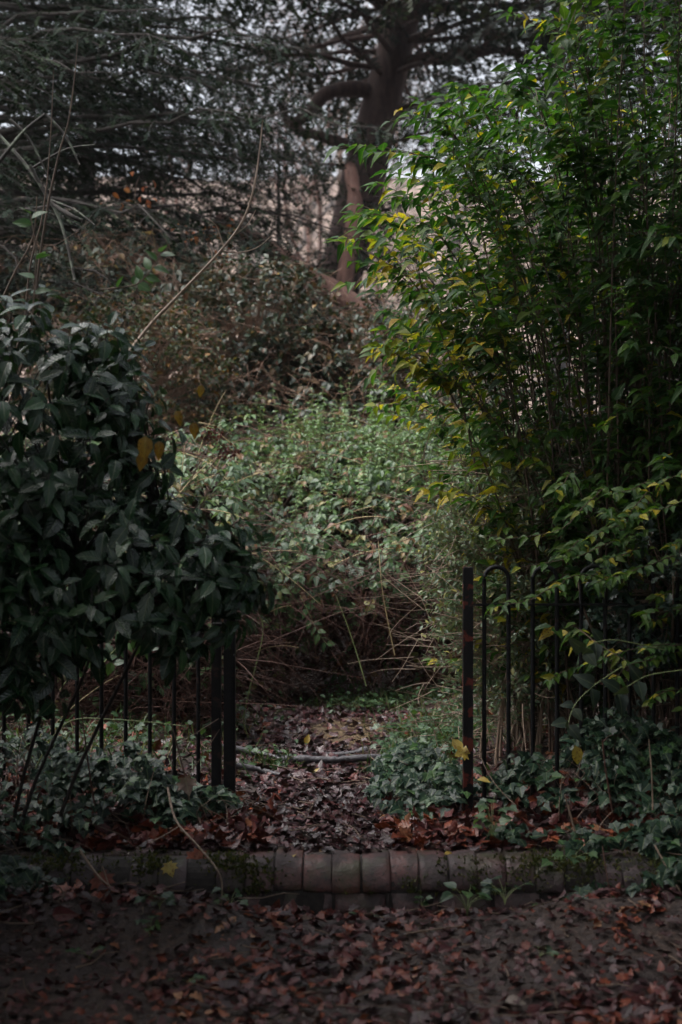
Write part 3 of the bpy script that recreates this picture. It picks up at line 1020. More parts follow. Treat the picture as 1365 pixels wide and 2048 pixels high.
# ---------------------------------------------------------------- small-leaved hedge bush behind the right gate post
rng = np.random.default_rng(109)
def twiggy_bush(name, label, loc, c, r, n_tw, mat, tm, leaf=(.022, .036), sm='twig_pale', per=9, tl=(.3, .6), n_parts=300, zmin=.1, dens=.06, up=.25, group=None, front=True, bare=900):
    root = thing(name, label, 'bush', loc, group)
    S = Stems()
    Ps, Ds, Us, Ss, Rs = [], [], [], [], []
    for j in range(n_tw):
        dv = norm(rng.normal(0, 1, 3))
        if front and dv[1] > .6:
            continue
        e = c + dv * r * (1 - abs(rng.normal(0, .13)))
        if e[2] < zmin:
            continue
        inn = c + dv * r * U(.2, .5) + np.array([0, 0, -.12])
        md = (inn + e) / 2 + rng.normal(0, .04, 3)
        pp = bez(inn, md, md + (e - md) * .4 + [0, 0, .03], e, 7)
        S.add(pp, np.linspace(.0035, .0012, 7), 3)
        tg = norm(e - md)
        for q in range(per):
            t = .45 + .55 * q / (per - 1)
            i0 = min(int(t * 6), 5)
            p = pp[i0] + (pp[i0 + 1] - pp[i0]) * (t * 6 - i0)
            for sg in (-1, 1):
                sd_ = norm(np.cross(tg, rng.normal(0, 1, 3))) * sg
                Ps.append(p)
                Ds.append(tg * .6 + sd_ + np.array([0, 0, up]))
                Us.append(np.array([0, -.3, 1]) + rng.normal(0, .4, 3))
                Ss.append(U(*leaf))
                Rs.append(U(0, .99))
    for j in range(bare):
        p = c + rng.uniform(-1, 1, 3) * r * [.95, .8, .95] + [0, 0, -.12]
        d = norm(np.array([rng.normal(-.3, .9), rng.normal(-.2, .4), rng.normal(.05, .35)]))
        L = U(.12, .4)
        S.add(bez(p, p + d * L * .3 + rng.normal(0, .015, 3), p + d * L * .7 + rng.normal(0, .02, 3), p + d * L, 5), np.linspace(.0028, .0012, 5), 3)
    # main stems
    for j in range(26):
        b0 = np.array([c[0] + rng.normal(0, r[0] * .25), c[1] + rng.normal(0, r[1] * .25), 0])
        e = c + norm(rng.normal(0, 1, 3) + [0, 0, .8]) * r * .7
        S.add(bez(b0, b0 + [0, 0, .4], (b0 + e) / 2 + rng.normal(0, .05, 3), e, 8), np.linspace(.01, .003, 8), 5)
    P_ = np.array(Ps)
    M_ = frames(np.array(Ds), np.array(Us)) * np.array(Ss)[:, None, None]
    foliage(root, tm, rng.integers(0, len(tm), len(P_)), P_, M_, np.array(Rs), MAT[mat], n_parts, 'leaf', 'foliage', 10)
    S.part('branch', MAT[sm], root)
    return root


PTM = [leaf_rows(3, lambda t: .48 * OVAL(t), .3, .15), leaf_rows(3, lambda t: .42 * OVAL(t), .5, .3)]
twiggy_bush('hedge_bush', 'twiggy pale-leaved hedge bush beside and behind the right fence post', (1.1, 7.9, 0), np.array([1.12, 7.85, 1.05]), np.array([.74, .6, .85]), 900, 'privet', PTM, leaf=(.028, .046), zmin=.28)
# low shrub with small yellow-green leaves hanging over the right fence
ls = thing('low_shrub', 'low shrub with small yellow-green leaves drooping over the right fence', 'shrub', (1.6, 6.95, 0))
sp_defs = [((1250, 1090), (1150, 1115), (1040, 1135), 6.55), ((1200, 1000), (1120, 1060), (990, 1080), 6.6), ((1250, 1170), (1160, 1150), (1120, 1170), 6.5), ((1120, 1180), (1060, 1200), (985, 1215), 6.6),
           ((1365, 1290), (1260, 1300), (1170, 1330), 6.4), ((1330, 1320), (1260, 1330), (1230, 1360), 6.4), ((1365, 1120), (1300, 1130), (1230, 1155), 6.4), ((1160, 1260), (1200, 1290), (1250, 1320), 6.45), ((1250, 1060), (1235, 1040), (1215, 1020), 6.5)]
for k in range(40):
    u, v, d = U(1095, 1420), U(960, 1420), U(6.35, 6.7)
    if v > 1130 + max(0, u - 1120) * .9 and U(0, 1) < .85:
        continue
    dx, dy = U(-120, -40), U(10, 70)
    sp_defs.append(((u - dx, v - dy * .5), (u - dx * .4, v - dy * .4), (u, v), d))
S = Stems()
Ps, Ds, Us, Ss, Rs = [], [], [], [], []
for (a, b, c, d) in sp_defs:
    p0 = at(*a, d + .3)
    root_pt = np.array([p0[0] * .55 + .9, 7.0, 0.05])
    pth = smooth_path([root_pt, (root_pt + p0) / 2 + [0, .1, .25], p0, at(*b, d + .1), at(*c, d)], 24)
    S.add(pth, np.linspace(.005, .0013, 24), 5)
    yl = U(0, 1)
    for q, i in enumerate(range(10, 24)):
        tg = norm(pth[i] - pth[i - 1])
        sd_ = norm(np.cross(tg, [0, -.5, 1]))
        for sg in (-1, 1):
            if U(0, 1) < .25:
                continue
            Ps.append(pth[i])
            Ds.append(tg * .6 + sd_ * sg * np.array([1, 1, .5]) + rng.normal(0, .25, 3) + [-.2, -.1, -.1])
            Us.append(np.array([0, -.5, .9]) + rng.normal(0, .35, 3))
            Ss.append(U(.04, .068))
            Rs.append(U(.74, .96) if U(0, 1) < .10 + .25 * yl * (q > 8) else U(.25, .74))
P = np.array(Ps)
M = frames(np.array(Ds), np.array(Us)) * np.array(Ss)[:, None, None]
foliage(ls, STM, rng.integers(0, 4, len(P)), P, M, np.array(Rs), MAT['shrub'], 300, 'leaf', 'foliage', 10)
S.part('branch', MAT['twig_brown'], ls)

# holly in the shade at the right
HTM = [leaf_rows(7, lambda t: .55 * math.sin(PI * t ** .8), .5, .3, .42), leaf_rows(7, lambda t: .5 * math.sin(PI * t ** .8), .2, .1, .45, .08)]
ho = thing('holly_bush', 'dark holly bush with spiny grey-green leaves at the right edge', 'bush', (1.85, 7.0, 0))
Ps, Ds, Us, Ss, Rs = [], [], [], [], []
S = Stems()
for (c, r, k) in ((np.array([1.62, 6.95, 1.05]), np.array([.5, .42, .4]), 130), (np.array([1.95, 7.0, .55]), np.array([.7, .5, .65]), 130), (np.array([2.2, 7.3, 1.3]), np.array([.7, .6, .9]), 90)):
    for j in range(k):
        dv = norm(rng.normal(0, 1, 3))
        if dv[1] > .5:
            continue
        e = c + dv * r * (1 - abs(rng.normal(0, .18)))
        if e[2] < .05:
            continue
        b0 = c + dv * r * .2
        S.add(bez(b0, (b0 + e) / 2, (b0 + e) / 2, e, 5), np.linspace(.005, .002, 5), 4)
        for q in range(11):
            dd = norm(dv * .7 + rng.normal(0, .8, 3))
            Ps.append(e - dv * .02 * q * U(.3, 1))
            Ds.append(dd)
            Us.append(np.array([0, -.3, .9]) + rng.normal(0, .4, 3))
            Ss.append(U(.042, .07))
            Rs.append(U(0, .99))
for j in range(14):
    b0 = np.array([1.9 + rng.normal(0, .2), 7.1 + rng.normal(0, .15), 0])
    e = np.array([1.9 + rng.normal(0, .45), 7.1 + rng.normal(0, .3), U(.8, 1.9)])
    S.add(bez(b0, b0 + [0, 0, .5], e - [0, 0, .3], e, 8), np.linspace(.012, .004, 8), 5)
P = np.array(Ps)
M = frames(np.array(Ds), np.array(Us)) * np.array(Ss)[:, None, None]
foliage(ho, HTM, rng.integers(0, 2, len(P)), P, M, np.array(Rs), MAT['holly'], 300, 'leaf', 'foliage', 14)
S.part('branch', MAT['twig'], ho)

# ---------------------------------------------------------------- bramble thickets
rng = np.random.default_rng(110)
BW = lambda t: .68 * math.sin(PI * t ** .68)
BTM = [leaf_rows(4, BW, .25, .2), leaf_rows(4, BW, .5, .35, 0, .06), leaf_rows(4, lambda t: BW(t) * .85, .15, .3, 0, -.08)]
BSM = [leaf_rows(3, BW, .3, .25), leaf_rows(3, lambda t: BW(t) * .85, .5, .35)]


def thicket(name, label, loc, xr, prof, n_sprays, mat, lsize, n_cane, smat, face_dens=.25, canes_face=400, seed=1, tilt=None, thick=.16, second=None, amp=.22, n_parts=300, straw=60, heart=5000):
    root = thing(name, label, 'brambles', loc)
    pr = np.array(prof, float)
    seg = np.linalg.norm(np.diff(pr, axis=0), axis=1)
    cs = np.concatenate([[0], np.cumsum(seg)])
    tot = cs[-1]

    def surf(s, x):
        y = np.interp(s, cs, pr[:, 0])
        z = np.interp(s, cs, pr[:, 1])
        y2 = np.interp(np.minimum(s + .1, tot), cs, pr[:, 0]) - np.interp(np.maximum(s - .1, 0), cs, pr[:, 0])
        z2 = np.interp(np.minimum(s + .1, tot), cs, pr[:, 1]) - np.interp(np.maximum(s - .1, 0), cs, pr[:, 1])
        nn = norm(np.stack([np.zeros_like(y2), -z2, y2], -1))
        disp = amp * vnoise(x, s, 1.0, seed) + amp * .5 * vnoise(x, s, 2.7, seed + 1)
        if tilt is not None:
            z = z + np.interp(x, *tilt) * np.clip(z / 2.5, 0, 1)
        p = np.stack([x, y, z], -1) + nn * disp[..., None]
        return p, nn

    lip = cs[2]
    s = U(0, tot, n_sprays * 2)
    keep = (s > lip * .8) | (U(0, 1, len(s)) < face_dens)
    s = s[keep][:n_sprays]
    n = len(s)
    x = U(xr[0], xr[1], n)
    half = n * 3 // 5
    own = rng.integers(half, n, half)
    s[:half] = np.clip(s[own] + rng.normal(0, .09, half), 0, tot)
    x[:half] = x[own] + rng.normal(0, .09, half)
    c, nn = surf(s, x)
    c = c - nn * np.abs(rng.normal(0, thick, n))[:, None]
    # each spray: three to five leaflets about one point
    Ps, Ds, Us, Ss, Rs = [], [], [], [], []
    a0 = U(0, 2 * PI, n)
    up = norm(nn * .8 + np.array([0, -.25, .8]) + rng.normal(0, .28, (n, 3)))
    s1 = norm(np.cross(up, rng.normal(0, 1, (n, 3))))
    s2 = np.cross(up, s1)
    sz = U(lsize[0], lsize[1], n)
    rr = U(0, .99, n)
    if second is not None:
        rr = np.clip(rr, 0, .99)
    for k in range(3):
        a = (k - 1) * 1.25
        d = s1 * math.cos(a) + s2 * math.sin(a) - up * .25
        Ps.append(c + d * (sz * .12)[:, None])
        Ds.append(d)
        Us.append(up + rng.normal(0, .12, (n, 3)))
        Ss.append(sz * (1.1 if k == 1 else .9))
        Rs.append(np.clip(rr + rng.normal(0, .03, n), 0, .99))
    P_ = np.concatenate(Ps)
    M_ = frames(np.concatenate(Ds), np.concatenate(Us)) * np.concatenate(Ss)[:, None, None]
    R_ = np.concatenate(Rs)
    tm = BSM
    foliage(root, tm, rng.integers(0, len(tm), len(P_)), P_, M_, R_, MAT[mat], n_parts, 'leaf', 'foliage', 10)
    # arching canes over the surface and a dead tangle in the open face
    m = n_cane
    s0 = U(0, tot, m)
    x0 = U(xr[0], xr[1], m)
    ds, dx = rng.normal(0, .5, m), rng.normal(0, .6, m)
    tt = np.linspace(0, 1, 9)
    pth = []
    for t in tt:
        p, q = surf(np.clip(s0 + ds * t, 0, tot), x0 + dx * t)
        pth.append(p + q * (.10 * math.sin(PI * t) - U(0, .22, m))[:, None] * 1.0)
    pth = np.stack(pth, 1)
    off = rng.normal(0, .05, (m, 1, 3))
    pth = pth * .999 + off
    pth[:, 1:-1] = (pth[:, :-2] + pth[:, 1:-1] * 2 + pth[:, 2:]) / 4
    rad = np.linspace(.0038, .0016, 9)[None] * U(.7, 1.4, (m, 1))
    S = Stems()
    S.add(pth, rad, 3)
    if canes_face:
        m = canes_face
        s0 = U(0, lip * 1.25, m)
        x0 = U(xr[0], xr[1], m)
        p, q = surf(s0, x0)
        p = p - q * U(-.12, .6, m)[:, None]
        d = norm(np.stack([rng.normal(0, .9, m), rng.normal(0, .25, m), rng.normal(-.25, .55, m)], 1))
        L = U(.15, .6, m)
        sag = np.stack([np.zeros(m), np.zeros(m), -.15 * L], 1)
        pp = np.stack([p, p + d * (L * .33)[:, None] + rng.normal(0, .02, (m, 3)), p + d * (L * .66)[:, None] + sag * .4 + rng.normal(0, .02, (m, 3)), p + d * L[:, None] + sag], 1)
        pp[:, :, 2] = np.maximum(pp[:, :, 2], .02)
        S.add(pp, np.linspace(.003, .0013, 4)[None] * U(.6, 1.5, (m, 1)), 3)
    S.part('cane_tangle', MAT[smat], root, 'stuff')
    if straw:
        m = straw
        s0 = U(lip * .3, tot, m)
        x0 = U(xr[0], xr[1], m)
        p, q = surf(s0, x0)
        d = norm(np.stack([rng.normal(0, .8, m), rng.normal(-.2, .4, m), rng.normal(.2, .6, m)], 1))
        L = U(.25, .8, m)
        pp = np.stack([p + d * (L * t)[:, None] + np.array([0, 0, -.25]) * (L * t * t)[:, None] for t in np.linspace(0, 1, 7)], 1)
        S = Stems()
        S.add(pp, np.linspace(.004, .002, 7)[None] * U(.6, 1.2, (m, 1)), 4)
        S.part('stray_canes', MAT['cane_straw'], root, 'stuff')
    # heart of the thicket: dead leaves, their colour darkened to stand for shade
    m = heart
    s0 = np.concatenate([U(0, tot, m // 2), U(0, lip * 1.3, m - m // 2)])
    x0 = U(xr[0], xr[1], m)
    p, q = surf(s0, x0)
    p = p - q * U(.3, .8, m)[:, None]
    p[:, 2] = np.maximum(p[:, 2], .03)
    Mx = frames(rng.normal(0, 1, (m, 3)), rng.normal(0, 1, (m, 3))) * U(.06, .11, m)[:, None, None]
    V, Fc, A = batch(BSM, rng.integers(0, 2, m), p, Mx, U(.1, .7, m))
    part('dead_leaves', mesh('dead_leaves', V, Fc, MAT['shade_dark_leaf'], A), root, 'stuff')
    return root


thicket('bramble_thicket', 'pale green bramble mound closing the end of the path', (-.1, 11, 0), (-1.5, 1.9),
        [(10.8, 0), (10.65, .5), (10.45, .92), (10.8, 1.28), (11.6, 1.75), (12.5, 2.15), (13.2, 2.35)], 5200, 'bramble', (.045, .085), 420, 'twig_red', .16, 3300, 3, thick=.15, amp=.19, straw=45)
# fresh pale leaves growing through the top of the mound
pn = thing('nettle_patch', 'fresh pale green small-leaved growth on top of the bramble mound', 'plants', (.2, 12.2, 0))
n = 210
bx_, by_ = rng.normal(.35, .55, n), U(11.2, 13.0, n)
bz_ = np.interp(by_, [10.5, 10.8, 11.6, 12.5, 13.2], [.95, 1.28, 1.75, 2.15, 2.35]) - .25
Ps, Ds, Us, Ss, Rs = [], [], [], [], []
S = Stems()
for j in range(n):
    h = U(.3, .62) * (1 + .25 * math.exp(-((bx_[j] - .45) / .25) ** 2))
    b0 = np.array([bx_[j], by_[j], bz_[j]])
    e = b0 + np.array([rng.normal(0, .08), rng.normal(-.05, .08), h])
    pp = bez(b0, b0 + [0, 0, h * .3], e - [0, 0, h * .3], e, 6)
    S.add(pp, np.linspace(.003, .0015, 6), 3)
    for q, t in enumerate(np.linspace(.3, 1, 8)):
        p = pp[min(int(t * 5), 5)] * (1 - (t * 5) % 1) + pp[min(int(t * 5) + 1, 5)] * ((t * 5) % 1)
        for sg in range(3):
            a = q * 1.57 + sg * 2.1 + rng.normal(0, .3)
            Ps.append(p)
            Ds.append(np.array([math.cos(a), math.sin(a), .05 + rng.normal(0, .25)]))
            Us.append(np.array([0, -.2, 1]) + rng.normal(0, .25, 3))
            Ss.append(U(.035, .065) * (1.2 - .5 * t))
            Rs.append(U(0, .99))
P = np.array(Ps)
M = frames(np.array(Ds), np.array(Us)) * np.array(Ss)[:, None, None]
foliage(pn, [leaf_rows(3, lambda t: .6 * OVATE(t), .3, .2), leaf_rows(3, lambda t: .5 * OVATE(t), .5, .4)], rng.integers(0, 2, len(P)), P, M, np.array(Rs), MAT['nettle'], 300, 'leaf', 'foliage', 9)
S.part('stem', MAT['cane_green'], pn, 'stuff')
thicket('bramble_thicket', 'tangled bramble and bare canes behind the left fence bars', (-1.8, 9, 0), (-3.4, -.72),
        [(8.7, 0), (8.6, .5), (8.75, .95), (9.2, 1.25), (10.0, 1.6), (10.9, 2.0), (11.6, 2.2)], 2600, 'bramble', (.05, .085), 350, 'twig_red', .3, 2600, 8, thick=.18, amp=.16)
thicket('bramble_bank', 'brown leafy bramble bank rising behind the mound at left', (-1.2, 13.5, 0), (-4.5, 1.6),
        [(12.9, .9), (12.8, 1.6), (13.0, 2.4), (13.5, 3.0), (14.1, 3.5), (15.0, 3.75)], 7500, 'bramble_dark', (.055, .10), 1300, 'cane_brown', .5, 900, 14, tilt=([-4, -2, -1, 0, 1.5], [.55, .45, .2, -.1, -.45]), thick=.22, amp=.34, straw=50)

MAT['rust_leaf'] = leaf_mat('rusty_autumn_leaf', [(0, (.02, .04, .018)), (.6, (.04, .06, .022)), (.72, (.08, .06, .02)), (.88, (.14, .055, .018)), (1, (.20, .10, .02))], rough=.45, trans=.25)
twiggy_bush('autumn_bush', 'loose rusty-leaved bush on the left end of the bramble bank', (-1.9, 12.4, 0), np.array([-1.9, 12.8, 2.6]), np.array([1.0, .6, .9]), 480, 'rust_leaf', BSM, leaf=(.035, .065), sm='cane_brown', per=6, zmin=.5, bare=500)
twiggy_bush('autumn_bush', 'dark leafy bush on the middle of the bramble bank beside the long curved stem', (-.75, 13.6, 0), np.array([-.85, 13.6, 3.1]), np.array([1.0, .6, .85]), 560, 'bramble_dark', BSM, leaf=(.04, .075), sm='cane_brown', per=7, zmin=.5, bare=400)
twiggy_bush('autumn_bush', 'dark loose bush at the right end of the bramble bank', (.3, 13.6, 0), np.array([.25, 13.6, 2.8]), np.array([.75, .6, .7]), 380, 'bramble_dark', BSM, leaf=(.04, .07), sm='cane_brown', per=7, zmin=.5, bare=400)
# ---------------------------------------------------------------- conifers and background trees
rng = np.random.default_rng(111)
def spray_tmpl(n=9, ln=.02, wd=.010, flat=.25, seed=0):
    """a short twig with needles along both sides"""
    r = np.random.default_rng(seed)
    V, T = [], []
    for i in range(n):
        t = (i + .5) / n
        for sg in (-1, 1):
            L = ln * (1 - .35 * t) * r.uniform(.8, 1.2)
            c = np.array([0, t, 0])
            tip = np.array([sg * L / .15, t + .06, r.normal(0, flat) * L / .15])
            k = len(V)
            w2 = wd / .15 * .5
            V += [tuple(c + [0, -w2, 0]), tuple(c + [0, w2, 0]), tuple(tip)]
            T.append((k, k + 1, k + 2) if sg < 0 else (k + 1, k, k + 2))
    V = np.array(V, float)
    V[:, 2] -= .12 * V[:, 1] ** 2
    return V, np.array(T, int), np.column_stack([V[:, 0] * 0, V[:, 1], V[:, 0] * 0])


SPR = [spray_tmpl(6, .022, .020, .3, s) for s in range(3)]
SPR_FAR = [spray_tmpl(4, .036, .032, .5, s) for s in range(3)]


def conifer(name, label, loc, h, r0, branches, mat, bark, sprs, lean=(0, 0), sprig=(.11, .2), tw_step=.15, sp_step=.075, droop=.12, thin=1.0, trunk=True, group=None):
    """branches: list of (z, azimuth, length, rise)"""
    root = thing(name, label, 'conifer', loc, group)
    loc = np.array(loc, float)
    tz = np.linspace(-.2, h, 14)
    tp = np.stack([loc[0] + lean[0] * (tz / h) ** 1.3, loc[1] + lean[1] * tz / h, loc[2] + tz], 1)
    if trunk:
        V, q = tubes(tp[None], (np.linspace(r0, r0 * .15, 14) * (1 + .06 * rng.standard_normal(14)))[None], 10)
        part('trunk', mesh('trunk', V, [q], MAT[bark]), root)
    SP, SD, SU, SL, SR = [], [], [], [], []
    small = []
    for (z, az, L, rise) in branches:
        b0 = np.array([np.interp(z, tz, tp[:, 0]), np.interp(z, tz, tp[:, 1]), loc[2] + z])
        d = np.array([math.cos(az), math.sin(az), rise])
        e = b0 + d * L + [0, 0, -droop * L]
        K = 12
        pth = bez(b0, b0 + d * L * .35, b0 + d * L * .7 + [0, 0, .02 * L], e, K)
        pth[1:] += rng.normal(0, .012 * L, (K - 1, 3)) * np.linspace(.3, 1, K - 1)[:, None]
        V, q = tubes(pth[None], np.linspace(.008 + .0075 * L, .004, K)[None], 6)
        part('branch', mesh('branch', V, [q], MAT[bark]), root)
        nt_ = int(L / tw_step)
        for j in range(nt_):
            t = .18 + .82 * (j + U(0, 1)) / nt_
            i0 = min(int(t * (K - 1)), K - 2)
            p = pth[i0] + (pth[i0 + 1] - pth[i0]) * (t * (K - 1) - i0)
            tg = norm(pth[i0 + 1] - pth[i0])
            sd_ = norm(np.cross(tg, [0, 0, 1.0])) * (1 if j % 2 else -1)
            if U(0, 1) > thin:
                continue
            l2 = (.25 + .28 * L * (1 - t) ** .7) * U(.6, 1.2)
            d2 = norm(tg * U(.5, .9) + sd_ + rng.normal(0, .16, 3))
            e2 = p + d2 * l2 + [0, 0, -.25 * l2]
            p2 = bez(p, p + d2 * l2 * .35, p + d2 * l2 * .7 + [0, 0, -.07 * l2], e2, 6)
            small.append(p2)
            m = max(3, int(l2 / sp_step))
            for q_ in range(m):
                t2 = .1 + .9 * (q_ + .5) / m
                k0 = min(int(t2 * 5), 4)
                pp = p2[k0] + (p2[k0 + 1] - p2[k0]) * (t2 * 5 - k0)
                tg2 = norm(p2[k0 + 1] - p2[k0])
                s3 = norm(np.cross(tg2, [0, 0, 1.0]) + 1e-4) * (1 if q_ % 2 else -1)
                SP.append(pp)
                SD.append(tg2 * .8 + s3 * (.9 if q_ < m - 1 else .1) + rng.normal(0, .12, 3) + np.array([0, 0, -.1]))
                SU.append(np.array([0, -.1, 1.0]) + rng.normal(0, .25, 3))
                SL.append(U(*sprig))
                SR.append(U(0, .99))
    S = Stems()
    S.add(np.array(small), np.tile(np.linspace(.006, .002, 6), (len(small), 1)), 3)
    S.part('twigs', MAT[bark], root, 'stuff')
    n = len(SP)
    M_ = frames(np.array(SD), np.array(SU)) * np.array(SL)[:, None, None]
    V, Fc, A = batch(sprs, rng.integers(0, len(sprs), n), np.array(SP), M_, np.array(SR))
    part('needles', mesh('needles', V, Fc, MAT[mat], A, smooth=False), root, 'stuff')
    return root


def ring(z0, z1, n, L0, L1, rise=(.0, .25), az=(0, 2 * PI)):
    out = []
    for i in range(n):
        t = (i + U(0, 1)) / n
        out.append((z0 + (z1 - z0) * t, U(*az), (L0 + (L1 - L0) * t) * U(.75, 1.15), U(*rise)))
    return out


conifer('hemlock_tree', 'drooping hemlock with flat layered sprays reaching across from the left', (-4.9, 16.6, 0), 16, .28,
        ring(3.3, 8.4, 72, 5.3, 4.7, (-.06, .22), (-1.35, .85)) + ring(8.4, 14, 9, 4.2, 1.4), 'needle', 'bark', SPR, sprig=(.14, .26), sp_step=.11, tw_step=.14)
conifer('dark_fir_tree', 'very dark dense fir filling the upper left corner', (-7.0, 21.5, 0), 21, .38,
        ring(4.5, 13, 78, 5.6, 4.8, (.0, .25), (-1.7, 1.1)) + ring(13, 19, 7, 4.6, 1.4), 'needle', 'bark', SPR_FAR, sprig=(.2, .36), sp_step=.145, tw_step=.15, thin=.72)
conifer('old_cedar_tree', 'old cedar with leaning trunk and crooked limbs in the upper middle', (-.9, 24, 0), 19, .50,
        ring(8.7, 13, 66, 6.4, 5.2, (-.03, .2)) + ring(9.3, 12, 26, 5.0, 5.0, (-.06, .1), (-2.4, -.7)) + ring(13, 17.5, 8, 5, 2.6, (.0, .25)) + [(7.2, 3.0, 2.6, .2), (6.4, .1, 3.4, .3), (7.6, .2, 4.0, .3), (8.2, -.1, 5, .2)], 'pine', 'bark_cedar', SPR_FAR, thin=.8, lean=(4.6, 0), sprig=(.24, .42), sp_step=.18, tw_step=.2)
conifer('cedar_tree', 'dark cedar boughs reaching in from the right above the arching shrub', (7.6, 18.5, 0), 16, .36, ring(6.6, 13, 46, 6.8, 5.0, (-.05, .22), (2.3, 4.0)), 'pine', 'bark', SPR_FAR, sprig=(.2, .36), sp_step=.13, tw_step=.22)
cz = bpy.data.objects['old_cedar_tree']
stem_part('limb', [at(755, 185, 24), at(700, 178, 23.7), at(648, 190, 23.5), at(625, 222, 23.4), at(600, 240, 23.3), at(575, 246, 23.2)], .15, .08, MAT['bark_cedar'], cz, 26, 8, .05)
stem_part('limb', [at(740, 285, 24), at(690, 288, 23.8), at(640, 272, 23.7), at(600, 262, 23.6), at(575, 240, 23.6), at(560, 200, 23.5)], .12, .05, MAT['bark_cedar'], cz, 26, 8, .05)
stem_part('limb', [at(770, 150, 24), at(840, 118, 23.8), at(905, 120, 23.5), at(980, 100, 23.2), at(1050, 110, 23)], .14, .06, MAT['bark_cedar'], cz, 26, 8, .05)
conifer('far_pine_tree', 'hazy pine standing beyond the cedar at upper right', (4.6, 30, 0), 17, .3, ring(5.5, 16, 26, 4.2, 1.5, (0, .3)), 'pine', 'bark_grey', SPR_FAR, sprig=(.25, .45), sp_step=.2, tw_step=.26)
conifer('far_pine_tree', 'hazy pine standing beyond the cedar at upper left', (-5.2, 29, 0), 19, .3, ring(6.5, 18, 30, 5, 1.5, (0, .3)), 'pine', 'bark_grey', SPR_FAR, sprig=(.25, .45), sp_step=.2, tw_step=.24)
for k, (x_, y_, h_, lb) in enumerate([(-.9, 20.5, 7.2, 'tall loose yew in front of the cedar trunk'), (.2, 19.5, 6.6, 'tall loose yew hiding the foot of the cedar trunk'), (-2.1, 16.4, 4.9, 'dark yew bush below the layered hemlock sprays'), (.25, 17.6, 3.5, 'low dark yew in front of the red-barked fallen trunk'), (1.5, 16, 3.4, 'dark yew half hidden behind the arching shrub'),
                                      (2.3, 13.2, 5.2, 'tall dark yew directly behind the arching shrub'), (3.4, 14.6, 6.2, 'tallest dark yew behind the right side of the arching shrub'), (2.15, 11.6, 4.4, 'dark yew close behind the middle of the arching shrub'), (3.0, 11.3, 4.6, 'dark yew close behind the right side of the arching shrub'), (3.6, 12.5, 3.6, 'dark yew behind the shrub at the right edge'), (2.7, 10.4, 2.4, 'low dark yew inside the shade of the arching shrub'), (-4.6, 12.5, 3.3, 'dark yew at the left edge above the glossy bush')]):
    conifer('yew_bush', lb, (x_, y_, 0), h_, .09, ring(.4, h_, int(16 + 8 * h_), 1.25 if k > 1 else 1.6, .5, (.15, .7)), 'needle', 'bark', SPR_FAR, sprig=(.13, .24), sp_step=.09, tw_step=.1, group='dark yews in the undergrowth', thin=.75 if k < 2 else 1.0)


def bare_tree_mesh(seed, h=9.0, levels=5, mat='bark_grey'):
    r = np.random.default_rng(seed)
    S = Stems()
    cur = [(np.array([0, 0, 0.0]), np.array([r.normal(0, .08), r.normal(0, .08), 1.0]), h * .42, .075)]
    for lv in range(levels):
        paths, rads, nxt = [], [], []
        for (p, d, L, rd) in cur:
            d = norm(d)
            e = p + d * L
            m1 = p + d * L * .35 + r.normal(0, .05 * L, 3)
            m2 = p + d * L * .7 + r.normal(0, .06 * L, 3)
            pth = bez(p, m1, m2, e, 6)
            paths.append(pth)
            rads.append(np.linspace(rd, rd * .6, 6))
            for c in range(3 if lv < 3 else 4):
                t = r.uniform(.45, 1.0) if c else 1.0
                q = pth[min(int(t * 5), 5)]
                nxt.append((q, d + r.normal(0, .55, 3) + [0, 0, .12], L * r.uniform(.5, .75), rd * .55))
        S.add(np.array(paths), np.array(rads), 6 if lv < 2 else 3)
        cur = nxt
    return mesh('bare_tree', np.concatenate(S.V), [np.concatenate(S.F)], MAT[mat])


bt = [bare_tree_mesh(s, 9 + s % 3, 6, ('bark_grey', 'twig', 'bark_red')[s % 3]) for s in range(4)]
spots = [(-1.6, 28, 1, 'slender bare grey tree just left of the cedar trunk'), (.6, 33, 1.2, 'bare tree behind the cedar trunk'), (-.4, 38, 1.4, 'bare tree in the pale gap under the crooked cedar limb'), (2.2, 30, 1, 'bare tree right of the cedar trunk above the arching shrub'),
         (3.4, 38, 1.3, 'bare tree seen through the top of the arching shrub'), (5.4, 34, 1.2, 'bare tree behind the upper right corner of the shrub'), (-3.6, 36, 1.4, 'bare tree behind the layered hemlock sprays'), (1.4, 46, 1.6, 'far bare tree in the bright gap right of the cedar'), (-1.9, 52, 1.8, 'far bare tree left of the crooked limb'),
         (-.9, 44, 1.5, 'far slim bare tree between cedar trunk and hemlock'), (.1, 50, 1.7, 'far bare tree with fine crown behind the cedar'), (-2.8, 42, 1.4, 'far bare tree above the fallen red trunk'), (4.6, 55, 1.8, 'far bare tree beyond the shrub tips'), (-.3, 62, 2.1, 'farthest bare tree on the pale slope')]
for k, (x_, y_, s_, lb) in enumerate(spots):
    o = bpy.data.objects.new('bare_tree', bt[k % 4])
    COL.objects.link(o)
    o.location = (x_, y_, float(gz(x_, y_)) - .1)
    o.rotation_euler = (0, 0, U(0, 6.28))
    o.scale = (s_, s_, s_)
    tag(o, lb, 'tree', 'bare trees in the wood behind')

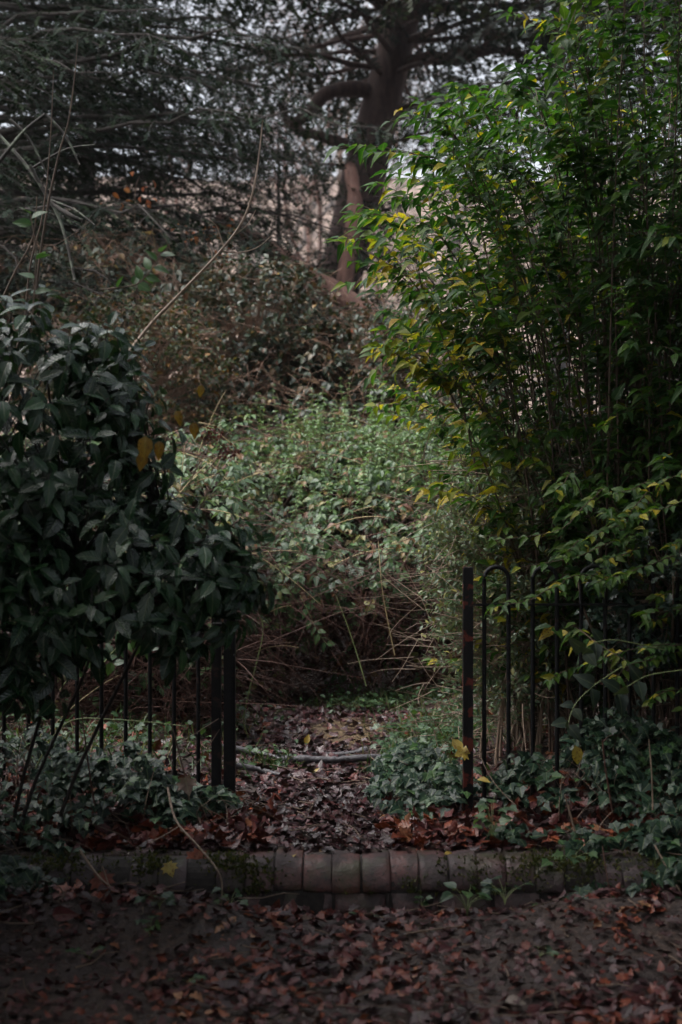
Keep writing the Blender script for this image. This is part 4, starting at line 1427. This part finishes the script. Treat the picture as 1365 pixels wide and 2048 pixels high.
# fallen red-barked trunk and a leaning stump behind the bank
ft = thing('fallen_tree', 'thick reddish fallen trunk sloping down behind the bramble bank', 'trunk', tuple(at(600, 520, 17.5)))
stem_part('trunk', [at(440, 440, 18.4), at(510, 480, 17.9), at(580, 525, 17.4), at(650, 570, 16.9), at(720, 615, 16.4), at(800, 665, 16)], .10, .13, MAT['bark_red'], ft, 26, 10, .05)
stem_part('limb', [at(600, 525, 17.4), at(560, 560, 17.2), at(585, 585, 17.0), at(640, 548, 16.9)], .03, .012, MAT['bark_red'], ft, 16, 6, .05)
st = thing('old_yew', 'dark reddish upright trunk beside the fallen one', 'trunk', tuple(at(670, 700, 18.5)))
stem_part('trunk', [at(690, 760, 18.5), at(680, 640, 18.5), at(690, 560, 18.6), at(710, 420, 18.8), at(700, 330, 19)], .17, .08, MAT['bark_red'], st, 20, 10, .06)


# ---------------------------------------------------------------- bare saplings and dead branches on the left
rng = np.random.default_rng(112)
def wand(name, label, pts, r0, r1, mat, sides=(), group=None, cat='sapling'):
    pts = [np.array(p) for p in pts]
    root = thing(name, label, cat, tuple(pts[0]), group)
    stem_part('stem', pts, r0, r1, MAT[mat], root, 30, 7, .03)
    for sp in sides:
        stem_part('side_twig', sp, r1 * 1.2, r1 * .5, MAT[mat], root, 14, 5)
    return root


D0 = 6.7
wand('bare_sapling', 'long bare curved stem rising from the glossy bush', [at(150, 860, 6.4), at(230, 745, 6.5), at(292, 660, D0), at(360, 588, D0), at(430, 515, D0), at(478, 455, D0), at(502, 400, D0), at(516, 330, D0), at(526, 240, D0)], .0095, .003, 'twig_pale',
     [[at(440, 502, D0), at(480, 505, D0), at(515, 495, D0), at(542, 473, D0)], [at(448, 494, D0), at(440, 470, D0), at(432, 450, D0), at(416, 437, D0)], [at(425, 520, D0), at(424, 505, D0), at(415, 490, D0)], [at(358, 590, D0), at(352, 565, D0), at(330, 538, D0)], [at(470, 470, D0), at(495, 450, D0), at(512, 420, D0)], [at(306, 645, D0), at(306, 630, D0), at(302, 618, D0)]])
wand('bare_sapling', 'thin purplish upright stem, taller of the two at upper left', [at(60, 740, 6.6), at(75, 560, 6.6), at(95, 420, 6.6), at(118, 310, 6.6), at(138, 240, 6.6), at(150, 150, 6.6), at(156, 78, 6.6)], .007, .0022, 'twig_brown')
wand('bare_sapling', 'thin dark upright stem, shorter of the two at upper left', [at(45, 720, 6.7), at(60, 540, 6.7), at(86, 430, 6.7), at(100, 300, 6.7), at(108, 140, 6.7)], .006, .002, 'twig_brown')
wand('bare_sapling', 'slanting bare stem below the two thin uprights', [at(0, 610, 6.6), at(30, 545, 6.6), at(66, 475, 6.6), at(75, 390, 6.6)], .006, .0025, 'twig_brown', [[at(66, 480, 6.6), at(110, 490, 6.6), at(185, 440, 6.6)]])
dd = 9.5
wand('dead_branch', 'broken dead branch with pale lichen and jagged end at the left', [at(-60, 400, dd), at(10, 310, dd), at(50, 262, dd), at(92, 228, dd)], .016, .011, 'bark_lichen', [[at(92, 230, dd), at(130, 270, dd), at(160, 330, dd)], [at(20, 240, dd), at(60, 280, dd), at(110, 380, dd)]], cat='branch')
wand('dead_branch', 'straight lichened dead limb slanting down to the right at left', [at(-20, 250, 9.8), at(60, 340, 9.7), at(120, 440, 9.6), at(150, 560, 9.5)], .014, .009, 'bark_lichen', [[at(100, 400, 9.6), at(150, 420, 9.5), at(190, 450, 9.4)], [at(60, 340, 9.7), at(130, 300, 9.6), at(190, 290, 9.6)]], cat='branch')
wand('dead_branch', 'short thick dead limb ending in torn orange wood at left', [at(60, 330, 9.6), at(100, 400, 9.6), at(140, 430, 9.5), at(165, 442, 9.5)], .012, .017, 'bark_lichen', [], cat='branch')

# clumps of orange leaves that stayed on a young beech
for (u0, v0, d0, sx, sz, k, lb) in [(418, 462, 15.5, .16, .05, 34, 'cluster of orange beech leaves left of the fallen trunk'), (600, 665, 14.8, .26, .12, 60, 'cluster of orange beech leaves low beside the fallen trunk'), (270, 400, 15, .14, .14, 16, 'few orange beech leaves under the hemlock'), (440, 515, 15.2, .1, .04, 16, 'small orange leaf cluster beside the long curved stem')]:
    c = at(u0, v0, d0)
    root = thing('beech_sapling', lb, 'sapling', tuple(c), 'orange leaf clusters behind the brambles')
    stem_part('stem', [c + [0, .1, -2.0], c + [.02, .05, -1.0], c, c + [.05, 0, .25]], .012, .003, MAT['twig'], root, 12, 5)
    P_ = c + rng.normal(0, 1, (k, 3)) * [sx, .15, sz]
    S = Stems()
    for p in P_[::3]:
        S.add(bez(c - [0, 0, .2], c, (c + p) / 2, p, 6), np.linspace(.004, .0015, 6), 3)
    S.part('branch', MAT['twig'], root)
    M_ = frames(rng.normal(0, 1, (k, 3)) + [0, 0, -.4], rng.normal(0, .5, (k, 3)) + [0, -.3, 1]) * U(.06, .10, k)[:, None, None]
    foliage(root, [leaf_rows(4, lambda t: .55 * OVAL(t), .4, .3)], np.zeros(k, int), P_, M_, U(0, .99, k), MAT['orange'], 300, 'leaf', 'foliage', 4)

# ---------------------------------------------------------------- ivy banks
rng = np.random.default_rng(113)
ITM = [leaf_fan(IVY, .3, .15, .25, .04), leaf_fan(IVY, .3, -.1, .4, .06), leaf_fan([(x_ * 1.15, y_) for x_, y_ in IVY], .3, .25, .15, .03)]


def ivy(name, label, loc, blobs, seed, npt=300):
    """blobs: (cx, cy, rx, ry, height, count)"""
    root = thing(name, label, 'ivy', loc)
    Ps, Hs = [], []
    S = Stems()
    for (cx, cy, rx, ry, h, k) in blobs:
        a, r = U(0, 2 * PI, k), np.sqrt(U(0, 1, k))
        X, Y = cx + rx * r * np.cos(a), cy + ry * r * np.sin(a)
        top = h * (1 - r ** 2 * .7) * (.75 + .4 * vnoise(X, Y, 3.5, seed))
        Z = gz(X, Y) + top * np.clip(1 - np.abs(rng.normal(0, .22, k)), 0, 1) + .015
        Ps.append(np.stack([X, Y, Z], 1))
        for j in range(k // 14):
            i = rng.integers(0, k)
            e = np.array([X[i], Y[i], Z[i] - .01])
            b0 = np.array([e[0] + rng.normal(0, .15), e[1] + rng.normal(0, .1), float(gz(e[0], e[1])) + .01])
            S.add(bez(b0, b0 + [0, 0, .5 * (e[2] - b0[2])], e + rng.normal(0, .05, 3) - [0, 0, .03], e, 7), np.linspace(.003, .0012, 7), 3)
    P_ = np.concatenate(Ps)
    P_ = P_[vnoise(P_[:, 0], P_[:, 1], 5.5, seed + 3) > -.28 + rng.normal(0, .15, len(P_))]
    n = len(P_)
    d = np.stack([rng.normal(0, .8, n), -np.abs(rng.normal(.6, .5, n)), rng.normal(-.45, .35, n)], 1)
    up = np.stack([rng.normal(0, .35, n), -U(.1, .9, n), np.ones(n)], 1)
    M_ = frames(d, up) * (U(.032, .068, n))[:, None, None]
    foliage(root, ITM, rng.integers(0, 3, n), P_, M_, U(0, .99, n), MAT['ivy'], npt, 'leaf', 'foliage', 16)
    S.part('stem', MAT['twig'], root, 'stuff')
    return root


ivy('ivy_bank', 'dark ivy growing round the foot of the left fence', (-1.1, 6.6, 0),
    [(-.75, 6.72, .28, .28, .33, 420), (-1.05, 6.6, .45, .3, .36, 620), (-1.5, 6.5, .55, .4, .45, 800), (-2.0, 6.3, .6, .5, .5, 500), (-1.45, 6.02, .3, .25, .16, 260), (-1.6, 5.86, .45, .28, .24, 420), (-1.25, 5.98, .22, .14, .16, 170), (-.58, 6.62, .12, .15, .2, 90)], 21)
ivy('ivy_bank', 'blue-grey ivy carpet beside the path and under the right fence', (.9, 6.8, 0),
    [(.42, 7.1, .3, .5, .28, 520), (.36, 7.6, .22, .45, .22, 300), (1.02, 6.8, .34, .3, .32, 420), (.64, 6.98, .3, .14, .2, 160), (1.32, 6.75, .45, .35, .5, 600), (1.65, 6.5, .5, .35, .42, 560), (2.1, 6.5, .5, .5, .5, 400), (1.5, 6.15, .3, .18, .2, 200), (.75, 6.32, .12, .12, .1, 60), (1.15, 6.3, .3, .12, .14, 120), (1.9, 5.85, .45, .3, .2, 300), (1.45, 5.92, .28, .2, .26, 260), (1.2, 6.02, .3, .13, .17, 240), (1.05, 5.9, .12, .08, .12, 60), (.85, 6.0, .08, .05, .06, 26)], 23)

# ---------------------------------------------------------------- logs, twigs, herbs, single leaves
rng = np.random.default_rng(114)
def log(label, pts, r0, r1, cut=True, group='grey branches across the path'):
    pts = [np.array(p) for p in pts]
    o = thing('fallen_branch', label, 'branch', tuple(pts[0]), group)
    stem_part('wood', [q + np.array([0, 0, .012]) + rng.normal(0, .006, 3) for q in pts], r0, r1, MAT['log'], o, 30, 10, .11)
    return o


G = lambda u, d, h=.0: np.array([(u - 682.5) / F * d, d, float(gz((u - 682.5) / F * d, d)) + h])
lg = log('straight grey wet branch lying across the path with a short upright stub', [G(556, 8.12, .03), G(610, 8.13, .03), G(665, 8.15, .03), G(735, 8.19, .03), G(780, 8.22, .025)], .024, .018)
stem_part('stub', [G(561, 8.14, .02), G(560, 8.13, .05), G(558, 8.12, .085)], .016, .014, MAT['log'], lg, 6, 8)
log('darker half buried branch lying just behind the straight one', [G(625, 8.5, -.01), G(660, 8.5, .0), G(700, 8.52, .01), G(738, 8.55, .01)], .014, .02)
log('weathered branch end lying beside the left gate post', [G(440, 8.3, .02), G(490, 8.32, .02), G(530, 8.3, .01), G(560, 8.28, .0)], .026, .012)
log('dark rotten stick below the weathered branch by the left post', [G(450, 7.75, .03), G(510, 7.8, .03), G(560, 7.75, .015)], .02, .012)


def twig(label, pts, r0=.004, r1=.002, mat='twig_pale', sides=(), group='loose twigs and dead stalks'):
    pts = [np.array(p) for p in pts]
    o = thing('dead_twig', label, 'twig', tuple(pts[0]), group)
    stem_part('stem', pts, r0, r1, MAT[mat], o, 22, 6, .06)
    for s in sides:
        stem_part('side_twig', s, r1, r1 * .6, MAT[mat], o, 10, 5)
    return o


twig('long crooked pale twig leaning over the left part of the brick kerb', [at(336, 1575, 6.35), at(352, 1640, 6.2), at(395, 1690, 6.05), at(432, 1735, 5.94), at(444, 1765, 5.92), at(444, 1810, 5.92)], .0055, .003, 'twig_pale', [[at(360, 1652, 6.18), at(330, 1670, 6.15), at(300, 1686, 6.1)]])
twig('pale twig propped diagonally against the left end of the kerb', [at(160, 1700, 6.0), at(200, 1755, 5.93), at(245, 1790, 5.88), at(292, 1822, 5.84)], .005, .0028)
twig('thin twig crossing the diagonal one at the kerb foot', [at(205, 1732, 5.9), at(222, 1780, 5.88), at(242, 1832, 5.86)], .0035, .002)
twig('straw-coloured stalk lying flat along the foot of the bricks', [at(748, 1833, 5.9), at(800, 1838, 5.88), at(860, 1841, 5.85), at(914, 1847, 5.8)], .005, .003)
twig('reddish dead stalk standing in the left ivy', [at(190, 1612, 6.3), at(176, 1520, 6.3), at(163, 1420, 6.35)], .005, .003, 'twig_red')
twig('dead forked stem standing in front of the left fence post', [at(385, 1640, 6.5), at(372, 1560, 6.5), at(352, 1480, 6.5), at(340, 1430, 6.5)], .005, .0025, 'twig', [[at(352, 1490, 6.5), at(395, 1465, 6.5), at(438, 1437, 6.5)], [at(372, 1556, 6.5), at(400, 1520, 6.45), at(440, 1458, 6.45)]])
twig('green bramble runner arching across the left fence bars', [at(60, 1560, 6.6), at(130, 1448, 6.6), at(240, 1440, 6.6), at(370, 1452, 6.6)], .004, .002, 'cane_green')
twig('tall pale green curved shoot beside the left gate post', [at(497, 1475, 9.0), at(488, 1440, 9.0), at(497, 1390, 9.0), at(515, 1320, 9.0), at(526, 1270, 9.0), at(524, 1236, 9.0)], .0065, .004, 'cane_green')
twig('slender green stem leaning against the bramble mound', [at(733, 1372, 10.2), at(715, 1310, 10.2), at(695, 1250, 10.2), at(672, 1190, 10.2)], .0045, .002, 'cane_green')
twig('second slender straw stem on the bramble mound', [at(790, 1310, 10.2), at(770, 1210, 10.2), at(762, 1150, 10.2), at(757, 1080, 10.3)], .0045, .002, 'cane_straw')
twig('broken reddish stalk in the right ivy', [at(1150, 1662, 6.25), at(1140, 1625, 6.25), at(1130, 1590, 6.25)], .006, .0035, 'twig_pale')
twig('pale upright stalk at the right edge of the ivy', [at(1306, 1620, 6.2), at(1304, 1550, 6.2), at(1298, 1478, 6.2)], .004, .0025, 'twig_pale')
twig('slanting pale stalk near the lower right corner', [at(1310, 1690, 6.0), at(1336, 1740, 5.95), at(1362, 1785, 5.9)], .004, .0025, 'twig_pale')
twig('thin red stalk leaning on the right end of the kerb', [at(1224, 1808, 5.9), at(1214, 1750, 5.95), at(1205, 1690, 6.0)], .0035, .002, 'twig_red')
twig('forked brown stem under the grey bramble leaves', [at(1225, 1620, 6.3), at(1212, 1540, 6.3), at(1205, 1480, 6.3)], .005, .003, 'twig_red', [[at(1205, 1485, 6.3), at(1215, 1475, 6.3), at(1226, 1470, 6.3)]])
twig('brown bent stem rising through the ivy by the right post', [at(1030, 1610, 6.5), at(985, 1560, 6.6), at(960, 1500, 6.7), at(975, 1450, 6.8)], .003, .0018, 'twig')
twig('thin dead stalk curving over the foot of the right end of the kerb', [at(1020, 1815, 5.88), at(1060, 1838, 5.86), at(1100, 1815, 5.86), at(1115, 1800, 5.87)], .004, .002, 'twig_pale')

# bramble sprays with large leaves at the right
for (pts, L, d, lb) in [([(1250, 1330), (1190, 1370), (1150, 1410), (1135, 1455)], [(.35, .1, 1.2), (.4, 3.0, 1.1), (.7, .1, .8), (.72, 3.1, .8), (.95, .2, 1), (.97, 3.0, 1), (1, 1.5, 1.2)], 6.15, 'large grey five-leaflet bramble spray hanging before the right fence'),
                        ([(1330, 1300), (1230, 1280), (1180, 1290), (1165, 1310)], [(.5, .2, .9), (.6, 3.0, 1), (.85, .2, 1.1), (.9, 3.1, 1), (1, 1.5, 1.2)], 6.2, 'dull bramble spray above the large grey one'),
                        ([(1365, 1340), (1300, 1350), (1260, 1370), (1230, 1390)], [(.5, .3, 1), (.55, 2.9, 1.1), (.9, .2, 1.2), (.95, 3.0, 1.2), (1, 1.5, 1.3)], 6.1, 'shaded bramble spray at the edge of the dark hollow')]:
    sprig('bramble_spray', lb, 'bramble', [at(u, v, d + .1 * (3 - i)) for i, (u, v) in enumerate(pts)], L, 'bramble_dark', BTM, .003, 'cane_green', .085, 'bramble sprays at the right', up=(0, -1, .5))
for (pts, d, lb) in [([(205, 1330), (240, 1290), (275, 1280), (300, 1300)], 7.6, 'green leafy bramble shoot seen through the left bars'), ([(120, 1380), (160, 1330), (200, 1310), (230, 1330)], 7.7, 'green leafy bramble shoot behind the leftmost bars'), ([(600, 1190), (620, 1230), (635, 1262), (655, 1290)], 10.3, 'grey bramble spray hanging down the dark face of the mound'), ([(690, 1110), (640, 1095), (610, 1085), (570, 1100)], 10.2, 'bramble spray with broad leaves on the lip of the mound')]:
    L = [(t, (0 if k % 2 else PI) + rng.normal(0, .3), U(.8, 1.2)) for k, t in enumerate(np.linspace(.2, 1, 11))]
    sprig('bramble_spray', lb, 'bramble', [at(u, v, d) for (u, v) in pts], L, 'bramble', BTM, .003, 'cane_green', .075, 'bramble sprays on the mound and fence', up=(0, -.8, .7))


def herb(label, c, k, size, mat='herb', h=.07, spread=.07, tm=None, name='herb_plant', cat='plant', group='small green herbs on the ground'):
    c = np.array(c, float)
    root = thing(name, label, cat, tuple(c), group)
    S = Stems()
    P_, D_ = [], []
    for j in range(k):
        a = U(0, 2 * PI)
        e = c + np.array([math.cos(a) * spread * U(.2, 1), math.sin(a) * spread * U(.2, 1), h * U(.4, 1.1)])
        S.add(bez(c, c + [0, 0, h * .4], (c + e) / 2 + [0, 0, h * .3], e, 5), np.linspace(.0015, .0009, 5), 3)
        P_.append(e)
        D_.append([math.cos(a), math.sin(a) - .3, rng.normal(-.1, .2)])
    S.part('stem', MAT['cane_green'], root)
    M_ = frames(np.array(D_, float), np.tile([0, -.4, 1.0], (k, 1)) + rng.normal(0, .25, (k, 3))) * U(size * .7, size * 1.2, k)[:, None, None]
    tm = tm or [leaf_fan([(x_ * .95, y_) for x_, y_ in MAPLE], .4, .2, .2, .05), leaf_fan(IVY, .4, .2, .3)]
    foliage(root, tm, rng.integers(0, len(tm), k), np.array(P_), M_, U(0, .99, k), MAT[mat], 300, 'leaf', 'foliage', 2)
    return root


herb('lobed green seedling in the litter before the left end of the kerb', G(320, 5.62), 7, .05)
herb('second lobed seedling nearer the camera than its neighbour', G(300, 5.45), 6, .045)
herb('bright green broad-leaved plant at the right foot of the kerb', G(935, 5.8), 9, .07, h=.11, spread=.09, tm=OV)
herb('small fern-leaved green plant in front of the bricks', G(460, 5.86), 8, .035, h=.1)
herb('pale green lobed plant beside the right end of the kerb', at(1140, 1740, 6.05), 10, .055, h=.12, spread=.12)
herb('small green weed at the foot of the middle bricks', G(740, 5.93), 7, .03, h=.03, spread=.06)
herb('lobed weed growing at the right front of the kerb', G(1010, 5.86, .05), 9, .05, 'ivy', h=.09, spread=.1)
herb('green weed in front of the brick with the moss patch', G(845, 5.95, .03), 6, .03, h=.06, spread=.03)
herb('tall pale weed with thin leaves before the right post', at(985, 1690, 6.25), 16, .05, h=.2, spread=.12)
herb('lone small green leaf tuft in the dark litter', G(378, 5.15), 5, .03, h=.03)
herb('round leaved weed at left in the ivy', G(235, 6.25, .2), 8, .045, h=.08)
herb('bright green weed low in the litter at lower left', G(180, 5.3), 5, .04, h=.04)
herb('tiny green weed in the litter at lower right', G(1080, 5.35), 5, .035, h=.03)
herb('creeping green weed at the far end of the path', G(700, 10.4), 22, .05, h=.1, spread=.3)

for k, (u, v, lb) in enumerate([(455, 905, 'larger dried brown flower head at the right rim of the glossy bush'), (425, 872, 'smaller dried brown flower head beside the spotted yellow leaves')]):
    c = at(u, v, 6.3)
    root = thing('dried_flower_head', lb, 'flower head', tuple(c), 'dried flower heads')
    stem_part('stem', [c + [-.25, .1, -.5], c + [-.1, .03, -.2], c], .003, .0018, MAT['twig'], root, 10, 5)
    n = 90
    P = c + norm(rng.normal(0, 1, (n, 3))) * [.05, .04, .035]
    M = frames(rng.normal(0, 1, (n, 3)), P - c) * U(.012, .02, n)[:, None, None]
    V, Fc, A = batch([leaf_rows(3, lambda t: .8 * OVAL(t), .3, .3)], np.zeros(n, int), P, M, U(.5, .95, n))
    part('petals', mesh('petals', V, Fc, MAT['litter'], A), root, 'stuff')

gr = thing('grass_tufts', 'low grass and ferny weeds on the right side of the path behind the ivy', 'grass', (.6, 9, 0))
gr['kind'] = 'stuff'
n = 3000
cxy = [(.62, 8.9, .16, .45, 1.0), (.35, 10.6, .3, .25, .9), (1.05, 9.2, .25, .7, .9), (-.62, 9.6, .1, .4, .12), (.45, 8.1, .12, .35, .7), (-1.2, 8.0, .35, .45, .75), (-2.0, 7.8, .4, .4, .6), (-.4, 8.05, .1, .1, .1)]
which = rng.choice(len(cxy), n, p=np.array([c[4] for c in cxy]) / sum(c[4] for c in cxy))
cc = np.array(cxy)[which]
X, Y = rng.normal(cc[:, 0], cc[:, 2]), rng.normal(cc[:, 1], cc[:, 3])
P = np.stack([X, Y, gz(X, Y)], 1)
D = np.stack([rng.normal(0, .6, n), rng.normal(0, .6, n), np.ones(n)], 1)
M = frames(D, rng.normal(0, 1, (n, 3)))
Lg = U(.05, .16, n)
M = M * Lg[:, None, None]
V, Fc, A = batch([leaf_rows(3, lambda t: .06, .2, .4), leaf_rows(3, lambda t: .05, .2, .7)], rng.integers(0, 2, n), P, M, U(0, .99, n))
part('grass', mesh('grass', V, Fc, MAT['grass'], A), gr, 'stuff')
n = 1900
which = rng.choice(len(cxy), n, p=np.array([c[4] for c in cxy]) / sum(c[4] for c in cxy))
cc = np.array(cxy)[which]
X, Y = rng.normal(cc[:, 0], cc[:, 2]), rng.normal(cc[:, 1], cc[:, 3])
P = np.stack([X, Y, gz(X, Y) + U(.02, .14, n)], 1)
M = frames(np.stack([rng.normal(0, 1, n), rng.normal(-.3, 1, n), rng.normal(0, .3, n)], 1), np.array([0, -.3, 1]) + rng.normal(0, .3, (n, 3))) * U(.025, .055, n)[:, None, None]
V, Fc, A = batch([leaf_fan(MAPLE, .4, .2, .3), leaf_rows(3, lambda t: .5 * OVAL(t), .3, .3)], rng.integers(0, 2, n), P, M, U(0, .99, n))
part('weeds', mesh('weeds', V, Fc, MAT['herb'], A), gr, 'stuff')


def one_leaf(label, p, tm, mat, size, d, up=(0, -.4, 1), group='single fallen leaves', rnd=None):
    v_, t_, a_ = tm
    m = mesh('fallen_leaf', v_, t_, MAT[mat], a_)
    o = bpy.data.objects.new('fallen_leaf', m)
    COL.objects.link(o)
    m3 = frames(np.array([d], float), np.array([up], float))[0] * size
    m4 = np.eye(4)
    m4[:3, :3] = m3
    m4[:3, 3] = p
    o.matrix_basis = Matrix(m4.tolist())
    o.color = (U(.1, .9) if rnd is None else rnd, 0, 0, 1)
    tag(o, label, 'leaf', group)


one_leaf('pale greyish dead leaf lying on the left end of the kerb', at(240, 1722, 6.1), LIT[4], 'pale', .07, (1, .1, .1), (0, -.6, 1), rnd=.95)
one_leaf('yellow lobed leaf stuck to the mossy bricks at left', at(336, 1725, 5.99), LIT[3], 'yellow', .065, (.3, -.3, -.7), (0, -1, .5), rnd=.6)
one_leaf('tan oak leaf leaning against the foot of the kerb', at(612, 1868, 5.8), LIT[0], 'pale', .085, (-.05, .25, 1), (0, -1, .3), rnd=.1)
one_leaf('yellow leaf lying on the muddy path before the straight branch', G(622, 7.75, .03), LIT[6], 'yellow', .05, (1, .2, 0), rnd=.1)
one_leaf('yellow leaf standing on the path behind the branches', G(612, 8.75, .03), LIT[5], 'yellow', .07, (.2, .2, 1), (0, -1, .3), rnd=.1)
one_leaf('orange-yellow leaf on the back edge of the kerb', at(888, 1708, 6.1), LIT[5], 'yellow', .045, (1, .1, .1), rnd=.0)
one_leaf('small lime-yellow leaf lying on the bricks near the middle', at(575, 1712, 6.08), LIT[6], 'yellow', .045, (1, -.3, .0), rnd=.2)
one_leaf('second small lime-yellow leaf on top of the kerb right of middle', at(822, 1720, 6.06), LIT[5], 'yellow', .045, (1, .3, .1), rnd=.2)
one_leaf('yellow maple leaf caught at the right fence post', at(935, 1500, 6.68), LIT[4], 'yellow', .075, (-.8, -.4, -.3), (.3, -1, .6), rnd=.5)
one_leaf('second curled yellow leaf beside the right post', at(905, 1478, 6.75), LIT[6], 'yellow', .08, (.6, -.1, -.7), (0, -1, .3), rnd=.7)
one_leaf('pinkish dead leaf hanging in the left ivy', at(370, 1555, 6.35), LIT[4], 'pale', .085, (.3, -.2, -1), (0, -1, .2), rnd=.15)
one_leaf('blurred pale green leaf lying nearest the camera', G(1010, 4.85, .03), LIT[5], 'pale', .075, (1, .2, .1), (0, -.6, 1), rnd=.7)
one_leaf('rust-red maple leaf draped over the left kerb', at(400, 1700, 6.08), LIT[3], 'litter', .1, (-.2, -.3, -.7), (0, -1, .5), rnd=.9)
one_leaf('rusty maple leaf against the left kerb bricks', at(200, 1745, 5.95), LIT[3], 'litter', .1, (.3, -.3, -1), (0, -1, .4), rnd=.8)
one_leaf('large brown curled leaf in the litter at lower left', G(105, 5.5, .04), LIT[5], 'litter', .11, (.6, -.3, .2), (0, -1, .5), rnd=.55)
one_leaf('yellow leaf lying in the ivy right of the kerb', at(955, 1560, 6.4), LIT[5], 'yellow', .06, (1, -.2, .1), rnd=.3)
one_leaf('yellow leaf hanging beside the grey bramble spray', at(1150, 1490, 6.15), LIT[5], 'yellow', .09, (.3, 0, -1), (0, -1, .2), rnd=.6)

# ---------------------------------------------------------------- unseen hedges, added outside the picture to darken its sides
rng = np.random.default_rng(115)
def hedge(label, x0, x1, y0, y1, h, k, size=(.15, .23), tm=None):
    root = thing('shade_hedge', label, 'hedge', ((x0 + x1) / 2, (y0 + y1) / 2, -.25), 'unseen hedges added for shade')
    P_ = np.stack([U(x0, x1, k), U(y0, y1, k), U(-.2, h, k)], 1)
    P_[:, 0] += .12 * vnoise(P_[:, 1], P_[:, 2], 2, 31)
    M_ = frames(rng.normal(0, .7, (k, 3)) + [0, 0, -.4], rng.normal(0, .5, (k, 3)) + [0, 0, 1]) * U(size[0], size[1], k)[:, None, None]
    V, Fc, A = batch(tm, rng.integers(0, len(tm), k), P_, M_, U(0, .99, k))
    part('foliage', mesh('foliage', V, Fc, MAT['aucuba'], A), root, 'stuff')
    S = Stems()
    for j in range(24):
        b = np.array([U(x0 + .1, x1 - .1), U(y0, y1), -.3])
        e = b + [rng.normal(0, .2), rng.normal(0, .2), h * U(.7, 1.1)]
        S.add(bez(b, b + [0, 0, .8], e - [0, 0, .6], e, 7), np.linspace(.014, .004, 7), 5)
    S.part('branch', MAT['bark'], root)


BIG = [leaf_rows(2, lambda t: .6 * OVAL(t), .3, .3), leaf_rows(2, lambda t: .5 * OVAL(t), .5, .5)]
hedge('unseen hedge added on the left to darken that side', -3.0, -1.72, 1.0, 5.7, 3.0, 3200, tm=BIG)
hedge('unseen hedge added on the right to darken that side', 1.9, 3.2, 1.0, 6.2, 3.4, 3600, tm=BIG)
hedge('tall unseen hedge added behind the viewer to cut frontal light', -9, 9, -9, -7.2, 6.5, 9000, (.22, .36), BIG)
hedge('tall unseen hedge added left of the brambles to block low sky light', -5.6, -4.2, 4, 13, 4.6, 6500, (.18, .3), BIG)
hedge('tall unseen hedge added right of the arching shrub to block low sky light', 4.0, 5.4, 4, 13, 4.6, 6500, (.18, .3), BIG)
hedge('tall unseen hedge added behind on the left to block low sky light', -9, -7.6, -7, 5, 6.0, 6000, (.22, .36), BIG)
hedge('tall unseen hedge added behind on the right to block low sky light', 7.6, 9, -7, 5, 6.0, 6000, (.22, .36), BIG)

# ---------------------------------------------------------------- unseen trees added overhead, beside and behind the camera to shade the place
rng = np.random.default_rng(116)
def overhead(label, base, crown_c, crown_r, n, seed):
    root = thing('shade_tree', label, 'tree', base, 'unseen trees added for shade')
    b = np.array(base, float)
    c = np.array(crown_c, float)
    stem_part('trunk', [b + [0, 0, -.2], b + [.1, 0, 2], b + [.0, .1, 4], (b + c) / 2 + [0, 0, 2.5], c], .3, .1, MAT['bark'], root, 16, 10)
    S = Stems()
    for j in range(60):
        dv = norm(rng.normal(0, 1, 3)) * np.array(crown_r) * U(.5, .95)
        s0 = b + [0, 0, 3.6] + (c - b - [0, 0, 3.6]) * U(0, 1)
        S.add(bez(s0, (s0 + c) / 2 + dv * .3, c + dv * .6, c + dv, 8), np.linspace(.07, .012, 8), 5)
    S.part('limbs', MAT['bark'], root)
    dv = norm(rng.normal(0, 1, (n, 3))) * (U(0, 1, (n, 1)) ** .4)
    P_ = c + dv * np.array(crown_r)
    M_ = frames(rng.normal(0, 1, (n, 3)), rng.normal(0, .7, (n, 3)) + [0, 0, 1]) * U(.12, .24, n)[:, None, None]
    V, Fc, A = batch([leaf_rows(2, lambda t: .7, .2, .2), leaf_rows(2, lambda t: .6, .4, .3)], rng.integers(0, 2, n), P_, M_, U(0, .99, n))
    part('foliage', mesh('foliage', V, Fc, MAT['shade_canopy'], A), root, 'stuff')


overhead('unseen tree added overhead on the left to shade the foreground', (-3.8, 2.2, -.25), (-2.9, 2.5, 7.3), (4.0, 4.0, 2.2), 15000, 1)
overhead('unseen tree added overhead on the right to darken that side', (4.0, 2.6, -.25), (3.3, 5.2, 7.7), (3.7, 4.3, 2.3), 15000, 2)
overhead('unseen tree added behind the viewer to shade the foreground', (.8, -5.5, -.25), (.2, -3.0, 7.5), (5.0, 4.5, 3.0), 8000, 3)

# ---------------------------------------------------------------- thin haze volume, added to lift the darks and fade the distance
HAZE = .0004
if HAZE:
    V, Fc = box(-175, 175, -135, 275, -3.0, 72, bev=.5)
    m, t = new_mat('lifting_haze')
    pv = N(t, 'ShaderNodeVolumePrincipled')
    pv.inputs['Color'].default_value = (.9, .9, .95, 1)
    pv.inputs['Density'].default_value = HAZE
    out = N(t, 'ShaderNodeOutputMaterial')
    t.links.new(pv.outputs[0], out.inputs['Volume'])
    hz = part('haze', mesh('haze', V, Fc, m, smooth=False))
    hz['kind'] = 'stuff'
